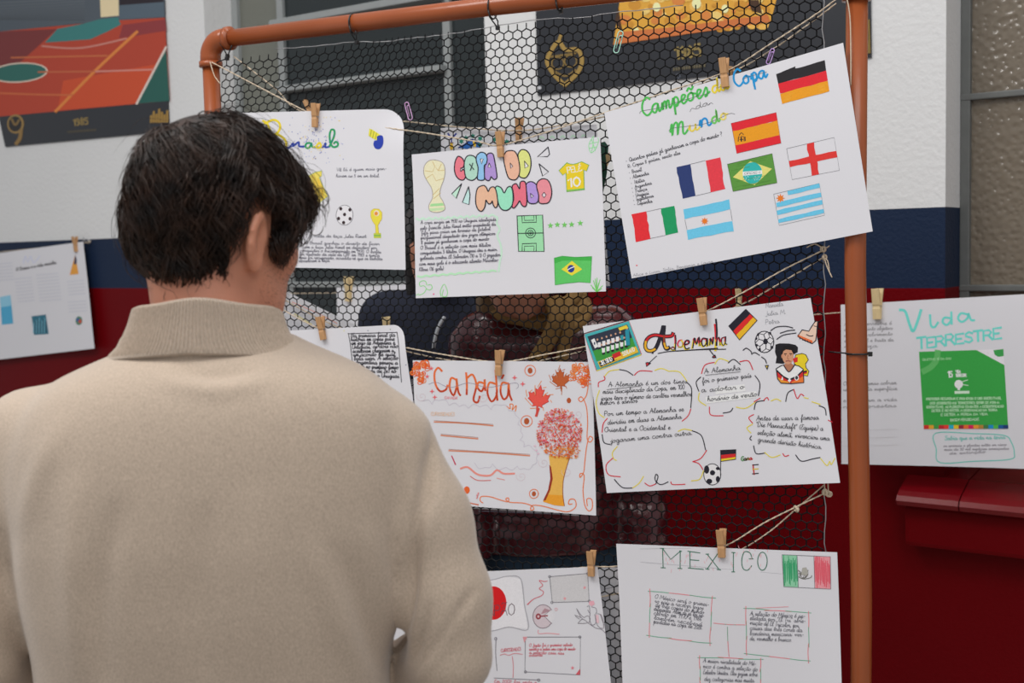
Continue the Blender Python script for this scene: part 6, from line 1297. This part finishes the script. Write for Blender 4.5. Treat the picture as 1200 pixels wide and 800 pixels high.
lines(I, [('Vê lá é quem mais gan-', (338, 322), (575, 316)), ('harem as 5 em um total.', (336, 350), (542, 350)), ('A volta da taça Jules Rimet:', (210, 632), (486, 634)), ('O Brasil ganhou o direito de ficar', (190, 664), (545, 668)), ('com a taça Jules Rimet em definitivo por', (182, 683), (532, 687)), ('conquistar o tricampeonato em 1970. O troféu', (170, 699), (552, 706)), ('foi roubado da sede da CBF em 1983 e nunca', (166, 716), (545, 722)), ('mais foi recuperado, acredita-se que os ladrões', (164, 732), (558, 738)), ('derreteram a taça.', (164, 748), (312, 746))], 7.5, .5, (96, 96, 110))
I.build('handwriting')

# ---- the boxed text beside the man's shoulder
I = Ink(argen).zoom(400, 370, 8.89)
I.stroke([(72, 185), (330, 178), (575, 172)], .9, K); I.stroke([(575, 172), (600, 330), (628, 690)], .8, K); I.stroke([(76, 180), (100, 330), (135, 690)], .8, K); I.build('box_border')
lines(I, [('Na primeira final da', (105, 222), (560, 216)), ('história em copas entre', (100, 262), (556, 256)), ('um jogo de Argentina e', (105, 300), (560, 296)), ('Uruguai, os dois não', (115, 342), (596, 330)), ('aceitaram chegaram a', (120, 384), (552, 376)), ('um acordo de qual', (125, 420), (566, 416)), ('bola usar. A seleção', (135, 462), (598, 454)), ('Argentina pensou a', (150, 500), (592, 506)), ('bola no primeiro tempo', (160, 545), (598, 554)), ('e venceu de 2x1 no', (165, 590), (575, 592)), ('segundo o Uruguai', (170, 636), (606, 644))], 22, .85, (48, 48, 58)); I.build('handwriting')
for x, y, c in ((283, 152, (120, 130, 150)), (510, 140, (130, 150, 130)), (30, 155, (220, 214, 130)), (675, 510, (90, 100, 130)), (-180, 190, (110, 120, 140))): I.ell((x, y), 6, 6, c, n=7)
I.build('dots')

# ---- sheets behind the netting
I = Ink(back2).zoom(510, 145, 5.714)
I.stroke([(85, 65), (108, 92), (140, 66)], 1.8, (60, 70, 150)); I.stroke([(108, 92), (108, 120)], 1.6, (60, 70, 150)); I.ell((108, 152), 12, 24, (222, 180, 60)); I.stroke([(98, 128), (120, 128)], 1.2, (120, 90, 60), False)
I.fill([(155, 160), (215, 120), (240, 105), (280, 118), (306, 140), (300, 160), (250, 152), (215, 170), (190, 165)], (50, 110, 190)); I.fill([(250, 118), (272, 122), (274, 152), (258, 155)], (230, 190, 60)); I.stroke([(155, 160), (205, 135), (240, 105), (285, 120), (306, 142)], 1.4, (36, 50, 120))
for x, y in ((175, 118), (205, 95), (252, 82), (302, 98), (400, 105), (480, 120), (440, 128), (300, 140)): I.star((x, y), 20, (40, 130, 110), 6, .5)
I.fill([(1100, 130), (1135, 118), (1160, 150), (1150, 330), (1120, 480), (1100, 470)], (40, 76, 60)); I.fill([(1140, 210), (1168, 190), (1172, 240), (1150, 290)], (206, 176, 130))
for k in range(5): I.stroke([(700+k*70, 100-k*3), (715+k*70, 86-k*3), (730+k*70, 100-k*3)], 1.2, (190, 228, 196))
I.build('bird_drawing')
I = Ink(back1).zoom(200, 0, 4); I.ell((447, 545), 6, 7, (222, 80, 90), n=8); I.build('red_dot')
I = Ink(back3); I.stroke([(486, 455), (489, 520)], 1.4, (90, 84, 120)); I.stroke([(489, 470), (492, 540)], 1, (120, 110, 150)); I.stroke([(560, 599), (660, 603)], .8, (150, 150, 170), False); I.build('pencil_lines')
I = Ink(back5).zoom(330, 300, 8); I.stroke([(100, 430), (330, 530), (520, 630)], 1.0, (226, 170, 160), False); I.stroke([(120, 540), (200, 590), (280, 640)], 1.2, (220, 210, 140), False); I.build('pencil_lines')
I = Ink(back4); I.stroke([(708, 690), (742, 683)], .8, (160, 160, 170), False); I.build('pencil_lines')

# ---- Vida Terrestre
I = Ink(wsR).zoom(1040, 350, 4); TQ = (112, 214, 204)
I.stroke([(58, 52), (84, 60), (104, 120), (120, 152), (140, 110), (158, 52)], 3.2, TQ); I.stroke([(200, 75), (205, 125), (222, 132), (238, 110)], 2.6, TQ); I.stroke([(300, 62), (302, 118)], 2.6, TQ); I.stroke([(300, 92), (268, 88), (260, 110), (280, 122), (300, 100)], 2.6, TQ); I.stroke([(372, 72), (345, 68), (332, 92), (350, 108), (376, 90), (380, 68), (392, 98), (408, 100)], 2.6, TQ)
I.text('TERRESTRE', (140, 236), (540, 184), 24, 2.6, TQ, 'block', slant=.1); I.build('title_lettering')
I.fill([(148, 248), (418, 240), (548, 310), (566, 608), (170, 610)], (56, 160, 70)); I.fill([(418, 240), (543, 234), (548, 310)], (226, 222, 228)); I.fill([(497, 240), (544, 235), (545, 268), (520, 272), (503, 262)], (60, 156, 78))
I.stroke([(168, 340), (205, 318), (230, 285), (236, 248)], 7, (96, 180, 100)); I.text('15', (286, 368), (308, 366), 14, 1.6, (236, 240, 236), 'block', slant=0); I.text('VIDA', (320, 348), (344, 347), 7, .8, (226, 236, 226), 'block', slant=0); I.text('TERRESTRE', (320, 366), (372, 365), 7, .8, (226, 236, 226), 'block', slant=0)
I.ell((334, 400), 20, 20, (236, 240, 236)); I.fill([(328, 412), (340, 412), (340, 428), (328, 428)], (236, 240, 236)); I.stroke([(352, 388), (376, 380)], 1, (200, 226, 200), False); I.stroke([(356, 402), (378, 406)], 1, (200, 226, 200), False); I.fill([(314, 432), (384, 431), (384, 444), (315, 445)], (206, 228, 206))
I.text('OBJETIVO 15 DA ONU', (165, 290), (300, 284), 5, .7, (150, 206, 150), 'block', slant=0)
for y, a, b_, t_ in ((475, 182, 535, 'PROTEGER RECUPERAR E PROMOVER O USO SUSTENTAVEL'), (495, 200, 525, 'DOS ECOSSISTEMAS TERRESTRES GERIR DE FORMA'), (513, 182, 545, 'SUSTENTAVEL AS FLORESTAS COMBATER A DESERTIFICACAO'), (530, 208, 515, 'DETER E REVERTER A DEGRADACAO DA TERRA'), (549, 250, 470, 'E DETER A PERDA DA VIDA'), (574, 295, 430, 'BIODIVERSIDADE')): I.text(t_, (a, y), (b_, y-4), 5.5, .8, (176, 216, 176), 'block', slant=0)
cs = [(206, 50, 44), (222, 160, 50), (70, 150, 70), (190, 40, 50), (226, 60, 50), (40, 170, 200), (240, 190, 40), (150, 40, 60), (236, 110, 50), (210, 30, 90), (240, 150, 50), (180, 130, 60), (70, 120, 70), (30, 140, 200), (80, 180, 70), (30, 90, 150), (30, 60, 110)]
for k, c in enumerate(cs): a, b_ = k/17, (k+1)/17; I.fill([(170+396*a, 592-1*a), (170+396*b_, 592-1*b_), (170+396*b_, 610-2*b_), (170+396*a, 610-2*a)], c)
I.build('green_card', 'pasted green card with white lettering and a coloured strip')
I.stroke([(225, 630), (400, 632), (545, 640), (580, 672), (594, 720), (575, 752), (400, 762), (245, 768), (228, 705)], 1.2, (110, 196, 184), closed=True); I.text('Sabia que a vida na terra', (268, 662), (552, 656), 9, 1.0, (140, 200, 192)); lines(I, [('os animais e plantas estão em risco', (262, 695), (558, 688)), ('mais de 30 mil espécies ameaçadas', (265, 712), (570, 706)), ('de extinção', (290, 730), (460, 722))], 6, .8, (160, 156, 164)); I.build('note_lettering')
I.zoom(950, 280, 2.857)
lines(I, [('A vida terrestre é', (112, 290), (272, 286)), ('o décimo quinto objetivo', (112, 308), (275, 303)), ('do desenvolvimento', (112, 328), (275, 322)), ('sustentável e trata da', (112, 346), (278, 342)), ('natureza', (112, 365), (225, 362)), ('Os ecossistemas cobrem', (110, 490), (288, 486)), ('um terço da superfície', (110, 508), (290, 505)), ('e guardam a vida', (110, 545), (290, 542)), ('nas florestas', (110, 566), (288, 562))], 6, .7, (150, 148, 152))
for y in (640, 665, 692): I.stroke([(110, y), (290, y-3)], .4, (206, 204, 206), False)
I.build('handwriting')
# ---- the far left sheet
I = Ink(wsL).zoom(0, 270, 5)
I.stroke([(140, 190), (150, 150), (165, 185), (180, 150), (200, 188), (235, 150)], 1.4, (204, 206, 224)); I.text('O Oceano e a vida marinha', (98, 236), (330, 194), 9, 1.0, (130, 128, 132))
for x0, y0, x1, y1, n in ((-60, 200, 70, 190, 6), (90, 285, 185, 275, 8), (215, 262, 340, 250, 9), (395, 300, 490, 292, 5), (400, 420, 505, 412, 4)):
    for k in range(n): I.stroke([(x0+k*2.4, y0+k*19), (x1+k*2.4, y1+k*19)], 1.5, (204, 204, 212), False)
I.fill([(440, 140), (460, 255), (408, 260)], (222, 156, 70)); I.fill([(440, 140), (450, 175), (446, 200), (432, 195)], (70, 74, 96)); I.fill([(0, 390), (62, 378), (76, 545), (10, 552)], (80, 166, 204)); I.fill([(0, 390), (62, 378), (66, 440), (3, 450)], (140, 196, 220)); I.fill([(184, 502), (268, 492), (284, 606), (198, 612)], (52, 110, 130))
for k in range(10): I.stroke([(195+k*8, 600), (197+k*8, 540-(k*37 % 30))], 1.2, (36, 66, 84) if k % 2 else (110, 170, 190), False)
I.ell((465, 528), 20, 26, (90, 130, 110)); I.ell((472, 532), 10, 12, (190, 80, 60), n=10); I.ell((458, 522), 8, 10, (60, 90, 160), n=10); I.build('printed_pictures')
I = Ink(wsM).zoom(330, 300, 8); I.stroke([(560, 420), (740, 410)], .7, (200, 198, 204), False); I.build('pencil_lines')
